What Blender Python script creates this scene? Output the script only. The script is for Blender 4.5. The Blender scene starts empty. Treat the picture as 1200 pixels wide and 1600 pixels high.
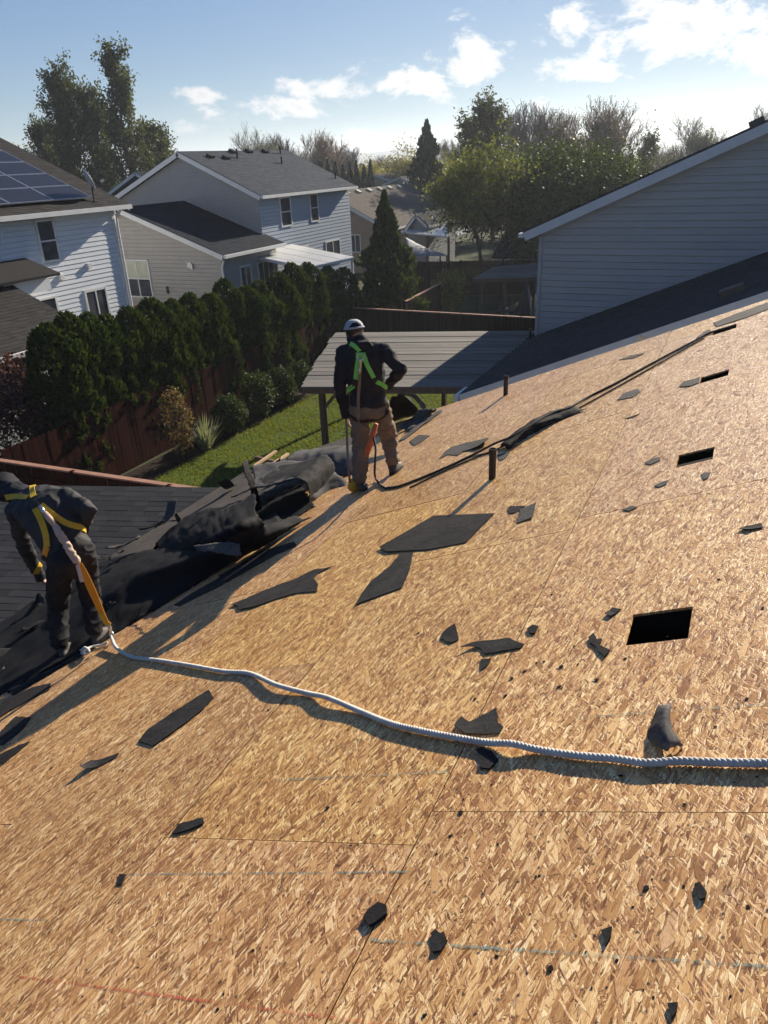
import bpy, bmesh, math, random
import numpy as np
from mathutils import Vector, Matrix, noise
from mathutils.bvhtree import BVHTree

random.seed(7); np.random.seed(7)
SC = bpy.context.scene
COL = SC.collection
R_ = math.radians

# ------------------------------------------------------------------ camera, sky, sun, exposure
CAM_H = 7.3                                    # eye height above the lawn, standing on the roof
RIGHT = Vector((0.907375, 0.418521, -0.038860))
DOWN = Vector((0.147761, -0.404169, -0.902671))
FWD = Vector((-0.393493, 0.813319, -0.428574))
FPX = 1158.0
cam_d = bpy.data.cameras.new('camera'); cam = bpy.data.objects.new('camera', cam_d); COL.objects.link(cam)
m = Matrix((RIGHT, -DOWN, -FWD)).transposed().to_4x4(); m.translation = (0, 0, CAM_H)
cam.matrix_world = m
cam_d.sensor_fit = 'VERTICAL'; cam_d.sensor_height = 36; cam_d.lens = 36 * FPX / 1600
cam_d.clip_start = 0.05; cam_d.clip_end = 12000
SC.camera = cam
SUN_EL, SUN_AZ = 24.0, 9.0                     # degrees, azimuth from +Y towards +X
sun_d = bpy.data.lights.new('sun', 'SUN'); sun = bpy.data.objects.new('sun', sun_d); COL.objects.link(sun)
sun_d.energy = 5.0; sun_d.angle = R_(0.53); sun_d.color = (1.0, 0.89, 0.72)
sdir = Vector((math.sin(R_(SUN_AZ)) * math.cos(R_(SUN_EL)), math.cos(R_(SUN_AZ)) * math.cos(R_(SUN_EL)), math.sin(R_(SUN_EL))))
sun.rotation_euler = sdir.to_track_quat('Z', 'Y').to_euler(); sun.location = (10, 40, 40)
SC.view_settings.view_transform = 'Standard'; SC.view_settings.look = 'None'
SC.view_settings.exposure = 1.05; SC.view_settings.gamma = 1.0; SC.view_settings.use_curve_mapping = False
try:
    SC.cycles.max_bounces = 6; SC.cycles.diffuse_bounces = 3; SC.cycles.transparent_max_bounces = 8
    SC.cycles.volume_bounces = 0; SC.cycles.sample_clamp_indirect = 4.0
except Exception:
    pass

def ray(u, v):
    """line of sight through a point of the survey photograph (1200 x 1600)"""
    return RIGHT * ((u - 600) / FPX) + DOWN * ((v - 800) / FPX) + FWD
EYE = Vector((0, 0, CAM_H))
TH = math.atan(0.41667); SL = 0.41667; RZ0 = CAM_H - 1.73
RN = Vector((-math.sin(TH), 0, math.cos(TH)))       # roof normal
RU = Vector((math.cos(TH), 0, math.sin(TH)))        # up the slope
def rp(x, y, h=0.0):
    return Vector((x, y, RZ0 + SL * x)) + RN * h
def atX(u, v, x):
    r = ray(u, v); return EYE + r * (x / r.x)
def atY(u, v, y):
    r = ray(u, v); return EYE + r * (y / r.y)
def atZ(u, v, z):
    r = ray(u, v); return EYE + r * ((z - CAM_H) / r.z)
def onroof(u, v, h=0.0):
    r = ray(u, v); p0 = rp(0, 0, h)
    return EYE + r * ((p0 - EYE).dot(RN) / r.dot(RN))

# ------------------------------------------------------------------ node helpers
class NT:
    def __init__(s, tree): s.t = tree; s.n = tree.nodes; s.l = tree.links
    def add(s, typ, props=None, **ins):
        nd = s.n.new(typ)
        for k, v in (props or {}).items(): setattr(nd, k, v)
        for k, v in ins.items():
            key = int(k[1:]) if k[0] == 'i' and k[1:].isdigit() else k.replace('_', ' ')
            s.set(nd, key, v)
        return nd
    def set(s, nd, key, v):
        sock = nd.inputs[key]
        if isinstance(v, bpy.types.NodeSocket): s.l.new(v, sock)
        elif isinstance(v, bpy.types.Node): s.l.new(v.outputs[0], sock)
        else:
            if hasattr(sock.default_value, '__len__') and not isinstance(v, str):
                v = tuple(v)
                if len(sock.default_value) == 4 and len(v) == 3: v = v + (1,)
            sock.default_value = v
    def math(s, op, a, b=None, c=None, clamp=False):
        nd = s.n.new('ShaderNodeMath'); nd.operation = op; nd.use_clamp = clamp
        s.set(nd, 0, a)
        if b is not None: s.set(nd, 1, b)
        if c is not None: s.set(nd, 2, c)
        return nd.outputs[0]
    def vmath(s, op, a, b=None, scale=None):
        nd = s.n.new('ShaderNodeVectorMath'); nd.operation = op
        s.set(nd, 0, a)
        if b is not None: s.set(nd, 1, b)
        if scale is not None: s.set(nd, 'Scale', scale)
        return nd.outputs['Value'] if op in ('LENGTH', 'DOT_PRODUCT') else nd.outputs[0]
    def mix(s, fac, a, b, blend='MIX'):
        nd = s.n.new('ShaderNodeMix'); nd.data_type = 'RGBA'; nd.blend_type = blend
        s.set(nd, 0, fac); s.set(nd, 6, a); s.set(nd, 7, b)
        return nd.outputs[2]
    def ramp(s, fac, stops, interp='LINEAR'):
        nd = s.n.new('ShaderNodeValToRGB'); cr = nd.color_ramp; cr.interpolation = interp
        while len(cr.elements) < len(stops): cr.elements.new(0.5)
        for e, (p, c) in zip(cr.elements, stops):
            e.position = p; e.color = tuple(c) + (1,) if len(c) == 3 else c
        s.set(nd, 0, fac); return nd.outputs[0]
    def noise(s, vec, scale, detail=3, rough=0.55, dist=0.0, dim='3D'):
        nd = s.n.new('ShaderNodeTexNoise'); nd.noise_dimensions = dim
        s.set(nd, 'Vector', vec); s.set(nd, 'Scale', scale); s.set(nd, 'Detail', detail)
        s.set(nd, 'Roughness', rough); s.set(nd, 'Distortion', dist)
        return nd.outputs[0]
    def mapr(s, v, a, b, c=0.0, d=1.0, smooth=False):
        nd = s.n.new('ShaderNodeMapRange'); nd.clamp = True
        if smooth: nd.interpolation_type = 'SMOOTHSTEP'
        for i, x in enumerate((v, a, b, c, d)): s.set(nd, i, x)
        return nd.outputs[0]

def new_mat(name):
    mt = bpy.data.materials.new(name); mt.use_nodes = True
    nt = NT(mt.node_tree); nt.n.clear()
    out = nt.n.new('ShaderNodeOutputMaterial'); b = nt.n.new('ShaderNodeBsdfPrincipled')
    nt.l.new(b.outputs[0], out.inputs[0])
    return mt, nt, b, out

def simple(name, c1, c2=None, rough=0.7, spec=0.3, scale=8.0, stretch=(1, 1, 1), bump=0.0, bscale=None, metal=0.0, fine=0.0, rnd=0.0):
    """two-tone weathered surface: large noise mottling, optional fine grain, relief and a per-object tone"""
    mt, nt, b, out = new_mat(name)
    c2 = c2 or tuple(x * 0.75 for x in c1)
    tc = nt.add('ShaderNodeTexCoord').outputs['Object']
    oi = nt.add('ShaderNodeObjectInfo').outputs['Random']
    off = nt.add('ShaderNodeCombineXYZ', X=nt.math('MULTIPLY', oi, 37.0), Y=nt.math('MULTIPLY', oi, 11.0), Z=0.0).outputs[0]
    v = nt.vmath('MULTIPLY', nt.vmath('ADD', tc, off), stretch)
    n1 = nt.noise(v, scale, 5, 0.6)
    col = nt.mix(nt.mapr(n1, 0.3, 0.7), c1, c2)
    if fine:
        n2 = nt.noise(v, scale * 14, 2, 0.6)
        col = nt.mix(1.0, col, nt.ramp(n2, [(0.25, (1 - fine,) * 3), (0.75, (1 + fine,) * 3)]), 'MULTIPLY')
    if rnd:
        k = nt.mapr(oi, 0, 1, 1 - rnd, 1 + rnd)
        col = nt.mix(1.0, col, nt.add('ShaderNodeCombineXYZ', X=k, Y=k, Z=k).outputs[0], 'MULTIPLY')
    nt.set(b, 'Base Color', col); nt.set(b, 'Roughness', rough); nt.set(b, 'Specular IOR Level', spec); nt.set(b, 'Metallic', metal)
    if bump:
        nb = nt.noise(v, bscale or scale * 6, 4, 0.6)
        bp = nt.add('ShaderNodeBump', Strength=1.0, Distance=bump, Height=nb)
        nt.set(b, 'Normal', bp)
    return mt

def leafmat(name, c1, c2, trans=0.35, rough=0.5, scale=0.9):
    mt, nt, b, out = new_mat(name)
    tc = nt.add('ShaderNodeTexCoord').outputs['Object']
    isl = nt.add('ShaderNodeNewGeometry').outputs['Random Per Island']
    n1 = nt.noise(tc, scale, 3)
    f = nt.math('ADD', nt.math('MULTIPLY', isl, 0.6), nt.math('MULTIPLY', nt.mapr(n1, 0.3, 0.7), 0.5), clamp=True)
    col = nt.mix(f, c1, c2)
    nt.set(b, 'Base Color', col); nt.set(b, 'Roughness', max(rough, .6)); nt.set(b, 'Specular IOR Level', 0.12)
    tr = nt.add('ShaderNodeBsdfTranslucent', Color=nt.mix(1.0, col, (1.5, 1.6, 0.7), 'MULTIPLY'))
    mx = nt.add('ShaderNodeMixShader', i0=trans, i1=b, i2=tr)
    nt.l.new(mx.outputs[0], out.inputs[0])
    return mt

# ------------------------------------------------------------------ world: physical sky with fair-weather clouds
W = bpy.data.worlds.new('World'); SC.world = W; W.use_nodes = True
wt = NT(W.node_tree); wt.n.clear()
wo = wt.n.new('ShaderNodeOutputWorld'); bg = wt.n.new('ShaderNodeBackground'); wt.l.new(bg.outputs[0], wo.inputs[0])
sky = wt.n.new('ShaderNodeTexSky'); sky.sky_type = 'NISHITA'; sky.sun_disc = False
sky.sun_elevation = R_(SUN_EL); sky.sun_rotation = R_(SUN_AZ); sky.air_density = 1.0; sky.dust_density = 0.25; sky.ozone_density = 2.2
SKY_K = 0.05
d = wt.add('ShaderNodeTexCoord').outputs['Generated']
sx = wt.add('ShaderNodeSeparateXYZ', Vector=d)
az = wt.math('ARCTAN2', sx.outputs[0], sx.outputs[1]); el = wt.math('ARCSINE', sx.outputs[2])
def azel(u, v):
    r = ray(u, v).normalized(); return math.atan2(r.x, r.y), math.asin(r.z)
pc = wt.add('ShaderNodeCombineXYZ', X=az, Y=wt.math('MULTIPLY', el, 1.7), Z=0.0).outputs[0]
nz = wt.noise(pc, 13.0, 9, 0.62, 0.25)
nz2 = wt.noise(pc, 4.0, 4, 0.5)
# cloud banks: centre and half-size as seen from the roof (the sky is at infinity)
BANKS = [(690, 112, 125, 36, 1.0), (755, 75, 52, 26, 1.0), (630, 128, 80, 26, .9), (495, 135, 52, 20, 1.0), (425, 172, 92, 19, .95),
         (312, 150, 52, 13, .8), (290, 200, 26, 12, .5), (905, 35, 72, 36, 1.0), (1040, 52, 120, 52, 1.2), (1180, 60, 80, 60, 1.1),
         (890, 105, 70, 20, .8), (775, 120, 40, 26, .7), (1048, 181, 32, 10, .8), (615, 158, 26, 10, .7), (550, 215, 60, 14, .5),
         (1340, 60, 120, 46, 1.0), (1020, 20, 220, 26, .6), (-180, 110, 160, 26, .8), (1500, 130, 100, 30, .8), (-420, 160, 120, 22, .8), (850, 165, 60, 10, .4), (700, 145, 60, 14, .6)]
acc = None
for (u, v, hw, hh, wgt) in BANKS:
    a0, e0 = azel(u, v); a1, e1 = azel(u + hw, v); a2, e2 = azel(u, v - hh)
    ra = abs(a1 - a0); re = abs(e2 - e0)
    q = wt.math('ADD', wt.math('POWER', wt.math('ABSOLUTE', wt.math('DIVIDE', wt.math('SUBTRACT', az, a0), ra)), 2.0),
                wt.math('POWER', wt.math('ABSOLUTE', wt.math('DIVIDE', wt.math('SUBTRACT', el, e0), re)), 2.0))
    k = wt.math('MULTIPLY', wt.math('SUBTRACT', 1.0, wt.math('MULTIPLY', q, 0.5)), wgt)
    acc = k if acc is None else wt.math('MAXIMUM', acc, k)
acc = wt.math('MAXIMUM', acc, -1.0)
dens = wt.math('ADD', wt.math('MULTIPLY', wt.math('SUBTRACT', nz, 0.5), 4.0), wt.math('MULTIPLY', acc, 0.70))
cm = wt.mapr(dens, 0.26, 0.80, 0.0, 1.0, True)
thick = wt.mapr(dens, 0.80, 1.6, 0.0, 1.0, True)
# brightness of a cloud: white where it is thin and lit from behind, greyer where thick
lit = wt.vmath('DOT_PRODUCT', d, tuple(sdir))
glow = wt.mapr(lit, 0.35, 1.0, 0.0, 1.0)
ccol = wt.mix(thick, (9.6, 9.6, 9.6), (5.0, 5.3, 6.0))
ccol = wt.mix(1.0, ccol, wt.ramp(glow, [(0.0, (0.80, 0.80, 0.82)), (1.0, (1.04, 1.02, 0.99))]), 'MULTIPLY')
sk0 = wt.mix(1.0, sky.outputs[0], (0.57, 0.85, 1.20), 'MULTIPLY')
sm = wt.add('ShaderNodeSeparateColor', Color=sk0); smax = wt.math('MAXIMUM', wt.math('MAXIMUM', sm.outputs[0], sm.outputs[1]), sm.outputs[2])
# sky colour rolled off where brightest, to tame the glare near the sun
skyc = wt.vmath('SCALE', sk0, scale=wt.math('DIVIDE', 1.0, wt.math('ADD', 1.0, wt.math('MULTIPLY', wt.math('POWER', smax, 2.0), 0.007))))
# thin milky veil near the horizon and towards the sun
veil = wt.math('MULTIPLY', wt.mapr(el, 0.0, 0.36, 1.0, 0.0, True), 0.14)
skyc = wt.mix(veil, skyc, (6.0, 6.6, 7.4))
fin = wt.mix(wt.math('MULTIPLY', cm, 0.92), skyc, ccol)
wt.set(bg, 'Color', fin); wt.set(bg, 'Strength', SKY_K)

# ------------------------------------------------------------------ mesh helpers
def link(name, me, mt=None, parent=None):
    o = bpy.data.objects.new(name, me); COL.objects.link(o)
    if mt is not None:
        for x in (mt if isinstance(mt, (list, tuple)) else [mt]): me.materials.append(x)
    if parent is not None: o.parent = parent
    return o

def root_of(o):
    off = Vector()
    while o is not None: off += o.location; o = o.parent
    return off

class MB:
    """collects geometry in world coordinates, then builds ONE mesh object"""
    def __init__(s): s.v = []; s.f = []; s.m = []
    def poly(s, pts, mi=0):
        b = len(s.v); s.v += [tuple(p) for p in pts]; s.f.append(tuple(range(b, b + len(pts)))); s.m.append(mi)
    def box(s, c, size, M=None, mi=0):
        c = Vector(c); hx, hy, hz = (x / 2 for x in size); b = len(s.v)
        for z in (-hz, hz):
            for (x, y) in ((-hx, -hy), (hx, -hy), (hx, hy), (-hx, hy)):
                p = Vector((x, y, z)); s.v.append(tuple(c + ((M @ p) if M is not None else p)))
        for f in ((0, 3, 2, 1), (4, 5, 6, 7), (0, 1, 5, 4), (1, 2, 6, 5), (2, 3, 7, 6), (3, 0, 4, 7)):
            s.f.append(tuple(b + i for i in f)); s.m.append(mi)
    def slab(s, pts, vec, mi=0):
        """polygon extruded along vec"""
        n = len(pts); b = len(s.v); vec = Vector(vec)
        s.v += [tuple(Vector(p)) for p in pts] + [tuple(Vector(p) + vec) for p in pts]
        nn = Vector()
        for i in range(n): nn += Vector(pts[i]).cross(Vector(pts[(i + 1) % n]))
        fl = nn.dot(vec) > 0
        bot = tuple(range(b, b + n)); top = tuple(range(b + n, b + 2 * n))
        s.f.append(bot[::-1] if fl else bot); s.f.append(top if fl else top[::-1]); s.m += [mi, mi]
        for i in range(n):
            j = (i + 1) % n; q = (b + i, b + j, b + n + j, b + n + i)
            s.f.append(q if fl else q[::-1]); s.m.append(mi)
    def bar(s, p0, p1, w, h, up=(0, 0, 1), mi=0):
        p0, p1 = Vector(p0), Vector(p1); d = p1 - p0; L = d.length; d.normalize()
        up = Vector(up); sd = d.cross(up)
        if sd.length < 1e-4: sd = d.cross(Vector((1, 0, 0)))
        sd.normalize(); up = sd.cross(d)
        s.box((p0 + p1) / 2, (w, L, h), Matrix((sd, d, up)).transposed(), mi)
    def tube(s, pts, rad, n=8, cap=True, mi=0):
        pts = [Vector(p) for p in pts]
        if not hasattr(rad, '__len__'): rad = [rad] * len(pts)
        b = len(s.v); t = (pts[1] - pts[0]).normalized()
        a = t.orthogonal().normalized()
        for i, p in enumerate(pts):
            t2 = (pts[min(i + 1, len(pts) - 1)] - pts[max(i - 1, 0)])
            if t2.length > 1e-9: t2.normalize()
            else: t2 = t
            a = (a - t2 * a.dot(t2))
            a = a.normalized() if a.length > 1e-6 else t2.orthogonal().normalized()
            c = t2.cross(a); t = t2
            for k in range(n):
                an = 2 * math.pi * k / n
                s.v.append(tuple(p + (a * math.cos(an) + c * math.sin(an)) * rad[i]))
        for i in range(len(pts) - 1):
            for k in range(n):
                k2 = (k + 1) % n
                s.f.append((b + i * n + k, b + i * n + k2, b + (i + 1) * n + k2, b + (i + 1) * n + k)); s.m.append(mi)
        if cap:
            s.f.append(tuple(b + k for k in range(n))[::-1]); s.m.append(mi)
            e = b + (len(pts) - 1) * n
            s.f.append(tuple(e + k for k in range(n))); s.m.append(mi)
    def ball(s, c, r, nu=10, nv=7, M=None, mi=0):
        c = Vector(c); r = r if hasattr(r, '__len__') else (r, r, r); b = len(s.v)
        def P(x, y, z):
            p = Vector((x * r[0], y * r[1], z * r[2])); return tuple(c + ((M @ p) if M is not None else p))
        s.v.append(P(0, 0, -1))
        for j in range(1, nv):
            th = -math.pi / 2 + math.pi * j / nv
            for i in range(nu):
                a = 2 * math.pi * i / nu; s.v.append(P(math.cos(th) * math.cos(a), math.cos(th) * math.sin(a), math.sin(th)))
        s.v.append(P(0, 0, 1)); top = len(s.v) - 1
        for i in range(nu):
            i2 = (i + 1) % nu
            s.f.append((b, b + 1 + i2, b + 1 + i)); s.m.append(mi)
            for j in range(nv - 2):
                q = b + 1 + j * nu
                s.f.append((q + i, q + i2, q + nu + i2, q + nu + i)); s.m.append(mi)
            q = b + 1 + (nv - 2) * nu
            s.f.append((q + i, q + i2, top)); s.m.append(mi)
    def build(s, name, mt, parent=None, smooth=False, base=None, kind=None, shift=True):
        off = root_of(parent) if parent is not None else Vector(base if base is not None else (0, 0, 0))
        me = bpy.data.meshes.new(name)
        V = np.array(s.v, dtype=np.float64).reshape(-1, 3) - np.array(off)
        me.from_pydata(V.tolist(), [], s.f)
        me.polygons.foreach_set('material_index', s.m)
        if smooth: me.polygons.foreach_set('use_smooth', [True] * len(s.f))
        me.update()
        o = link(name, me, mt, parent)
        if parent is None: o.location = off
        if kind: o['kind'] = kind
        return o

def quads_obj(name, V, mt, parent=None, kind=None, base=None, tris=False, smooth=False):
    """V: (N,4,3) or (N,3,3) world coordinates, one island per face"""
    off = root_of(parent) if parent is not None else Vector(base if base is not None else (0, 0, 0))
    n, k = V.shape[0], V.shape[1]
    me = bpy.data.meshes.new(name)
    me.vertices.add(n * k); me.loops.add(n * k); me.polygons.add(n)
    me.vertices.foreach_set('co', (V.reshape(-1, 3) - np.array(off)).astype(np.float32).ravel())
    me.loops.foreach_set('vertex_index', np.arange(n * k, dtype=np.int32))
    me.polygons.foreach_set('loop_start', np.arange(0, n * k, k, dtype=np.int32))
    me.update(calc_edges=True); me.validate()
    o = link(name, me, mt, parent)
    if parent is None: o.location = off
    if kind: o['kind'] = kind
    return o

def tag(o, label, cat, group=None):
    o['label'] = label; o['category'] = cat
    if group: o['group'] = group
    return o
def thing(name, loc, label, cat, group=None):
    o = bpy.data.objects.new(name, None); COL.objects.link(o); o.location = loc; o.empty_display_size = 0.2
    return tag(o, label, cat, group)
def structure(o): o['kind'] = 'structure'; return o
def copy_tree(o, parent=None):
    c = o.copy(); COL.objects.link(c)
    if parent is not None: c.parent = parent
    for ch in list(o.children): copy_tree(ch, c)
    return c

def spline(P, n):
    """Catmull-Rom through the rows of P, n samples per span"""
    P = np.array([list(p) for p in P], dtype=float); out = []
    Q = np.vstack([2 * P[0] - P[1], P, 2 * P[-1] - P[-2]])
    for i in range(1, len(Q) - 2):
        for t in np.linspace(0, 1, n, endpoint=False):
            a, b, c, d_ = Q[i - 1], Q[i], Q[i + 1], Q[i + 2]
            out.append(0.5 * (2 * b + (c - a) * t + (2 * a - 5 * b + 4 * c - d_) * t * t + (3 * b - a - 3 * c + d_) * t ** 3))
    out.append(P[-1]); return np.array(out)

# ------------------------------------------------------------------ materials
M = {}
def osb_material():
    mt, nt, b, out = new_mat('strand_board')
    tc = nt.add('ShaderNodeTexCoord').outputs['Object']
    oi = nt.add('ShaderNodeObjectInfo').outputs['Random']
    off = nt.add('ShaderNodeCombineXYZ', X=nt.math('MULTIPLY', oi, 53.0), Y=nt.math('MULTIPLY', oi, 31.0), Z=0.0).outputs[0]
    p = nt.vmath('ADD', tc, off)
    sp = nt.add('ShaderNodeSeparateXYZ', Vector=p); px_, py_ = sp.outputs[0], sp.outputs[1]
    flat = nt.add('ShaderNodeCombineXYZ', X=px_, Y=py_, Z=0.0).outputs[0]
    wn = nt.add('ShaderNodeTexNoise', {'noise_dimensions': '2D'}, Vector=flat, Scale=9.0, Detail=2.0)
    warp = nt.vmath('SCALE', nt.vmath('SUBTRACT', wn.outputs['Color'], (0.5, 0.5, 0.5)), scale=0.010)
    wn2 = nt.add('ShaderNodeTexNoise', {'noise_dimensions': '2D'}, Vector=flat, Scale=75.0, Detail=2.0)
    warp2 = nt.vmath('SCALE', nt.vmath('SUBTRACT', wn2.outputs['Color'], (0.5, 0.5, 0.5)), scale=0.0035)
    fw = nt.vmath('ADD', nt.vmath('ADD', flat, warp), warp2)
    palette = [(0.0, (0.20, 0.078, 0.022)), (0.15, (0.38, 0.165, 0.052)), (0.32, (0.54, 0.268, 0.088)), (0.55, (0.66, 0.370, 0.136)), (0.76, (0.78, 0.510, 0.222)), (1.0, (0.90, 0.73, 0.43))]
    # (angle of the strands to the long axis, strand length, strand width, share of the layer that shows)
    K_ = 0.56
    layers = [(10, .028, .011, 1.0), (-30, .032, .012, .50), (64, .032, .010, .34), (24, .05, .015, .40), (-6, .055, .012, .38), (84, .028, .008, .14), (4, .080, .020, .44), (-16, .085, .024, .30), (18, .11, .028, .24), (8, .075, .015, .32), (10, .23, .050, .13), (-22, .19, .046, .09), (27, .20, .042, .09), (14, .055, .009, .30), (-38, .045, .009, .14)]
    col = None; nrm = None; hgt = None
    for i, (ang, L, w, share) in enumerate(layers):
        ca, sa = math.cos(R_(ang)), math.sin(R_(ang))
        s2 = nt.add('ShaderNodeSeparateXYZ', Vector=fw)
        lx = nt.math('ADD', nt.math('MULTIPLY', s2.outputs[1], ca), nt.math('MULTIPLY', s2.outputs[0], sa))
        ly = nt.math('SUBTRACT', nt.math('MULTIPLY', s2.outputs[0], ca), nt.math('MULTIPLY', s2.outputs[1], sa))
        q = nt.add('ShaderNodeCombineXYZ', X=nt.math('DIVIDE', lx, L * K_), Y=nt.math('DIVIDE', ly, w * K_), Z=0.0).outputs[0]
        q = nt.vmath('ADD', q, (i * 17.3, i * 7.1, 0))
        vo = nt.add('ShaderNodeTexVoronoi', {'voronoi_dimensions': '2D', 'feature': 'F1'}, Vector=q, Scale=1.0)
        ve = nt.add('ShaderNodeTexVoronoi', {'voronoi_dimensions': '2D', 'feature': 'DISTANCE_TO_EDGE'}, Vector=q, Scale=1.0)
        sc = nt.add('ShaderNodeSeparateColor', Color=vo.outputs['Color'])
        grain = nt.noise(nt.vmath('MULTIPLY', q, (1.6, 9.0, 1)), 1.0, 2, 0.6, dim='2D') if L > .045 else 0.5
        tone = nt.math('ADD', sc.outputs[1], nt.math('MULTIPLY', nt.math('SUBTRACT', grain, 0.5), 0.75)) if L > .045 else sc.outputs[1]
        big_ = L > .06
        tone = nt.math('ADD', nt.math('MULTIPLY', nt.math('SUBTRACT', tone, 0.5), (0.70 if L > .16 else 0.92) if big_ else 0.85), 0.53 if big_ else 0.48)
        c = nt.ramp(tone, palette)
        redk = nt.mapr(sc.outputs[2], 0.90, 0.93)
        c = nt.mix(nt.math('MULTIPLY', redk, 0.5), c, (0.40, 0.17, 0.08))
        edge = nt.mapr(ve.outputs['Distance'], 0.0, 0.055, 0.0, 1.0)
        c = nt.mix(1.0, c, nt.ramp(edge, [(0.0, (0.30, 0.23, 0.17)), (1.0, (1, 1, 1))]), 'MULTIPLY')  # crevice shade between the strands is put into the colour
        tilt = nt.vmath('SCALE', nt.vmath('SUBTRACT', vo.outputs['Color'], (0.5, 0.5, 0.5)), scale=1.2 if big_ else 0.8)
        h = nt.math('ADD', nt.math('MULTIPLY', sc.outputs[2], 0.6), nt.math('MULTIPLY', edge, 0.35))
        h = nt.math('ADD', h, nt.math('MULTIPLY', grain, 0.25))
        if col is None: col, nrm, hgt = c, tilt, h
        else:
            mk = nt.mapr(sc.outputs[0], share - 0.01, share + 0.01, 1.0, 0.0)
            col = nt.mix(mk, col, c)
            mv = nt.n.new('ShaderNodeMix'); mv.data_type = 'VECTOR'
            nt.set(mv, 0, mk); nt.set(mv, 4, nrm); nt.set(mv, 5, tilt); nrm = mv.outputs[1]
            mf = nt.n.new('ShaderNodeMix'); mf.data_type = 'FLOAT'
            nt.set(mf, 0, mk); nt.set(mf, 2, hgt); nt.set(mf, 3, nt.math('ADD', h, 0.10 * i)); hgt = mf.outputs[0]
    # weathering: grey-brown water marks, dark specks of asphalt
    big = nt.noise(flat, 1.1, 5, 0.6, dim='2D')
    col = nt.mix(nt.mapr(big, 0.42, 0.74, 0.0, 0.45), col, nt.mix(1.0, col, (0.72, 0.60, 0.50), 'MULTIPLY'))
    med = nt.noise(nt.vmath('ADD', flat, (7, 3, 0)), 5.0, 4, 0.65, dim='2D')
    col = nt.mix(nt.mapr(med, 0.60, 0.76, 0.0, 0.5), col, nt.mix(1.0, col, (0.50, 0.42, 0.36), 'MULTIPLY'))
    fib = nt.noise(nt.vmath('MULTIPLY', flat, (420, 90, 1)), 1.0, 3, 0.65, dim='2D')
    col = nt.mix(1.0, col, nt.ramp(fib, [(0.30, (0.72, 0.66, 0.60)), (0.50, (1.0, 1.0, 1.0)), (0.72, (1.12, 1.10, 1.06))]), 'MULTIPLY')
    vs = nt.add('ShaderNodeTexVoronoi', {'voronoi_dimensions': '2D'}, Vector=fw, Scale=20.0)
    scs = nt.add('ShaderNodeSeparateColor', Color=vs.outputs['Color'])
    sk = nt.math('MULTIPLY', nt.mapr(vs.outputs['Distance'], 0.05, 0.13, 1.0, 0.0), nt.mapr(scs.outputs[0], 0.78, 0.80))
    col = nt.mix(nt.math('MULTIPLY', sk, 0.88), col, (0.03, 0.022, 0.018))
    pt_ = nt.mapr(oi, 0, 1, 0.90, 1.05); col = nt.mix(1.0, col, nt.add('ShaderNodeCombineXYZ', X=pt_, Y=pt_, Z=nt.mapr(nt.math('FRACT', nt.math('MULTIPLY', oi, 7.3)), 0, 1, 0.86, 1.08)).outputs[0], 'MULTIPLY')
    nt.set(b, 'Base Color', col)
    nt.set(b, 'Roughness', 0.42); nt.set(b, 'Specular IOR Level', 0.55)
    geo = nt.add('ShaderNodeNewGeometry').outputs['Normal']
    n2 = nt.vmath('NORMALIZE', nt.vmath('ADD', geo, nt.vmath('SCALE', nrm, scale=0.17)))
    bp = nt.add('ShaderNodeBump', Strength=0.9, Distance=0.0011, Height=hgt, Normal=n2)
    nt.set(b, 'Normal', bp)
    return mt
M['osb'] = osb_material()
M['osb_edge'] = simple('dark_panel_edge', (0.085, 0.043, 0.019), (0.055, 0.028, 0.012), 0.9, 0.1, 30)  # panel edges are a darker brown than the board faces

def shingle_material(name, c1, c2, tabw=.33, exp=.143, bump=0.003):
    """asphalt shingle: granules and tab-to-tab tone differences (tabs are real steps in the mesh)"""
    mt, nt, b, out = new_mat(name)
    tc = nt.add('ShaderNodeTexCoord').outputs['Object']
    isl = nt.add('ShaderNodeNewGeometry').outputs['Random Per Island']
    oi = nt.add('ShaderNodeObjectInfo').outputs['Random']
    g = nt.noise(tc, 160.0, 2, 0.7); l = nt.noise(tc, 0.7, 4, 0.6); l2 = nt.noise(tc, 9.0, 3, 0.6)
    f = nt.math('FRACT', nt.math('ADD', isl, oi))
    f = nt.math('ADD', nt.math('MULTIPLY', f, 0.55), nt.math('ADD', nt.math('MULTIPLY', nt.mapr(l, .3, .7), 0.25), nt.math('MULTIPLY', l2, 0.25)))
    col = nt.mix(f, c1, c2)
    col = nt.mix(1.0, col, nt.ramp(g, [(0.3, (0.55,) * 3), (0.7, (1.5,) * 3)]), 'MULTIPLY')
    nt.set(b, 'Base Color', col); nt.set(b, 'Roughness', 0.92); nt.set(b, 'Specular IOR Level', 0.06)
    bp = nt.add('ShaderNodeBump', Strength=0.8, Distance=bump, Height=g); nt.set(b, 'Normal', bp)
    return mt
M['shingle'] = shingle_material('charcoal_shingle', (0.026, 0.027, 0.031), (0.052, 0.053, 0.058))
M['shingle_grey'] = shingle_material('grey_shingle', (0.030, 0.037, 0.050), (0.058, 0.068, 0.086))
M['shingle_brown'] = shingle_material('brown_grey_shingle', (0.024, 0.023, 0.024), (0.050, 0.047, 0.046))
M['shingle_tan'] = shingle_material('tan_shingle', (0.075, 0.066, 0.058), (0.125, 0.11, 0.097))
M['shingle_navy'] = shingle_material('blue_black_shingle', (0.010, 0.013, 0.021), (0.022, 0.027, 0.038))
M['felt'] = simple('black_felt', (0.017, 0.0165, 0.018), (0.036, 0.034, 0.034), 0.85, 0.10, 6, bump=.004, bscale=25, fine=.35, rnd=.2)
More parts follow.
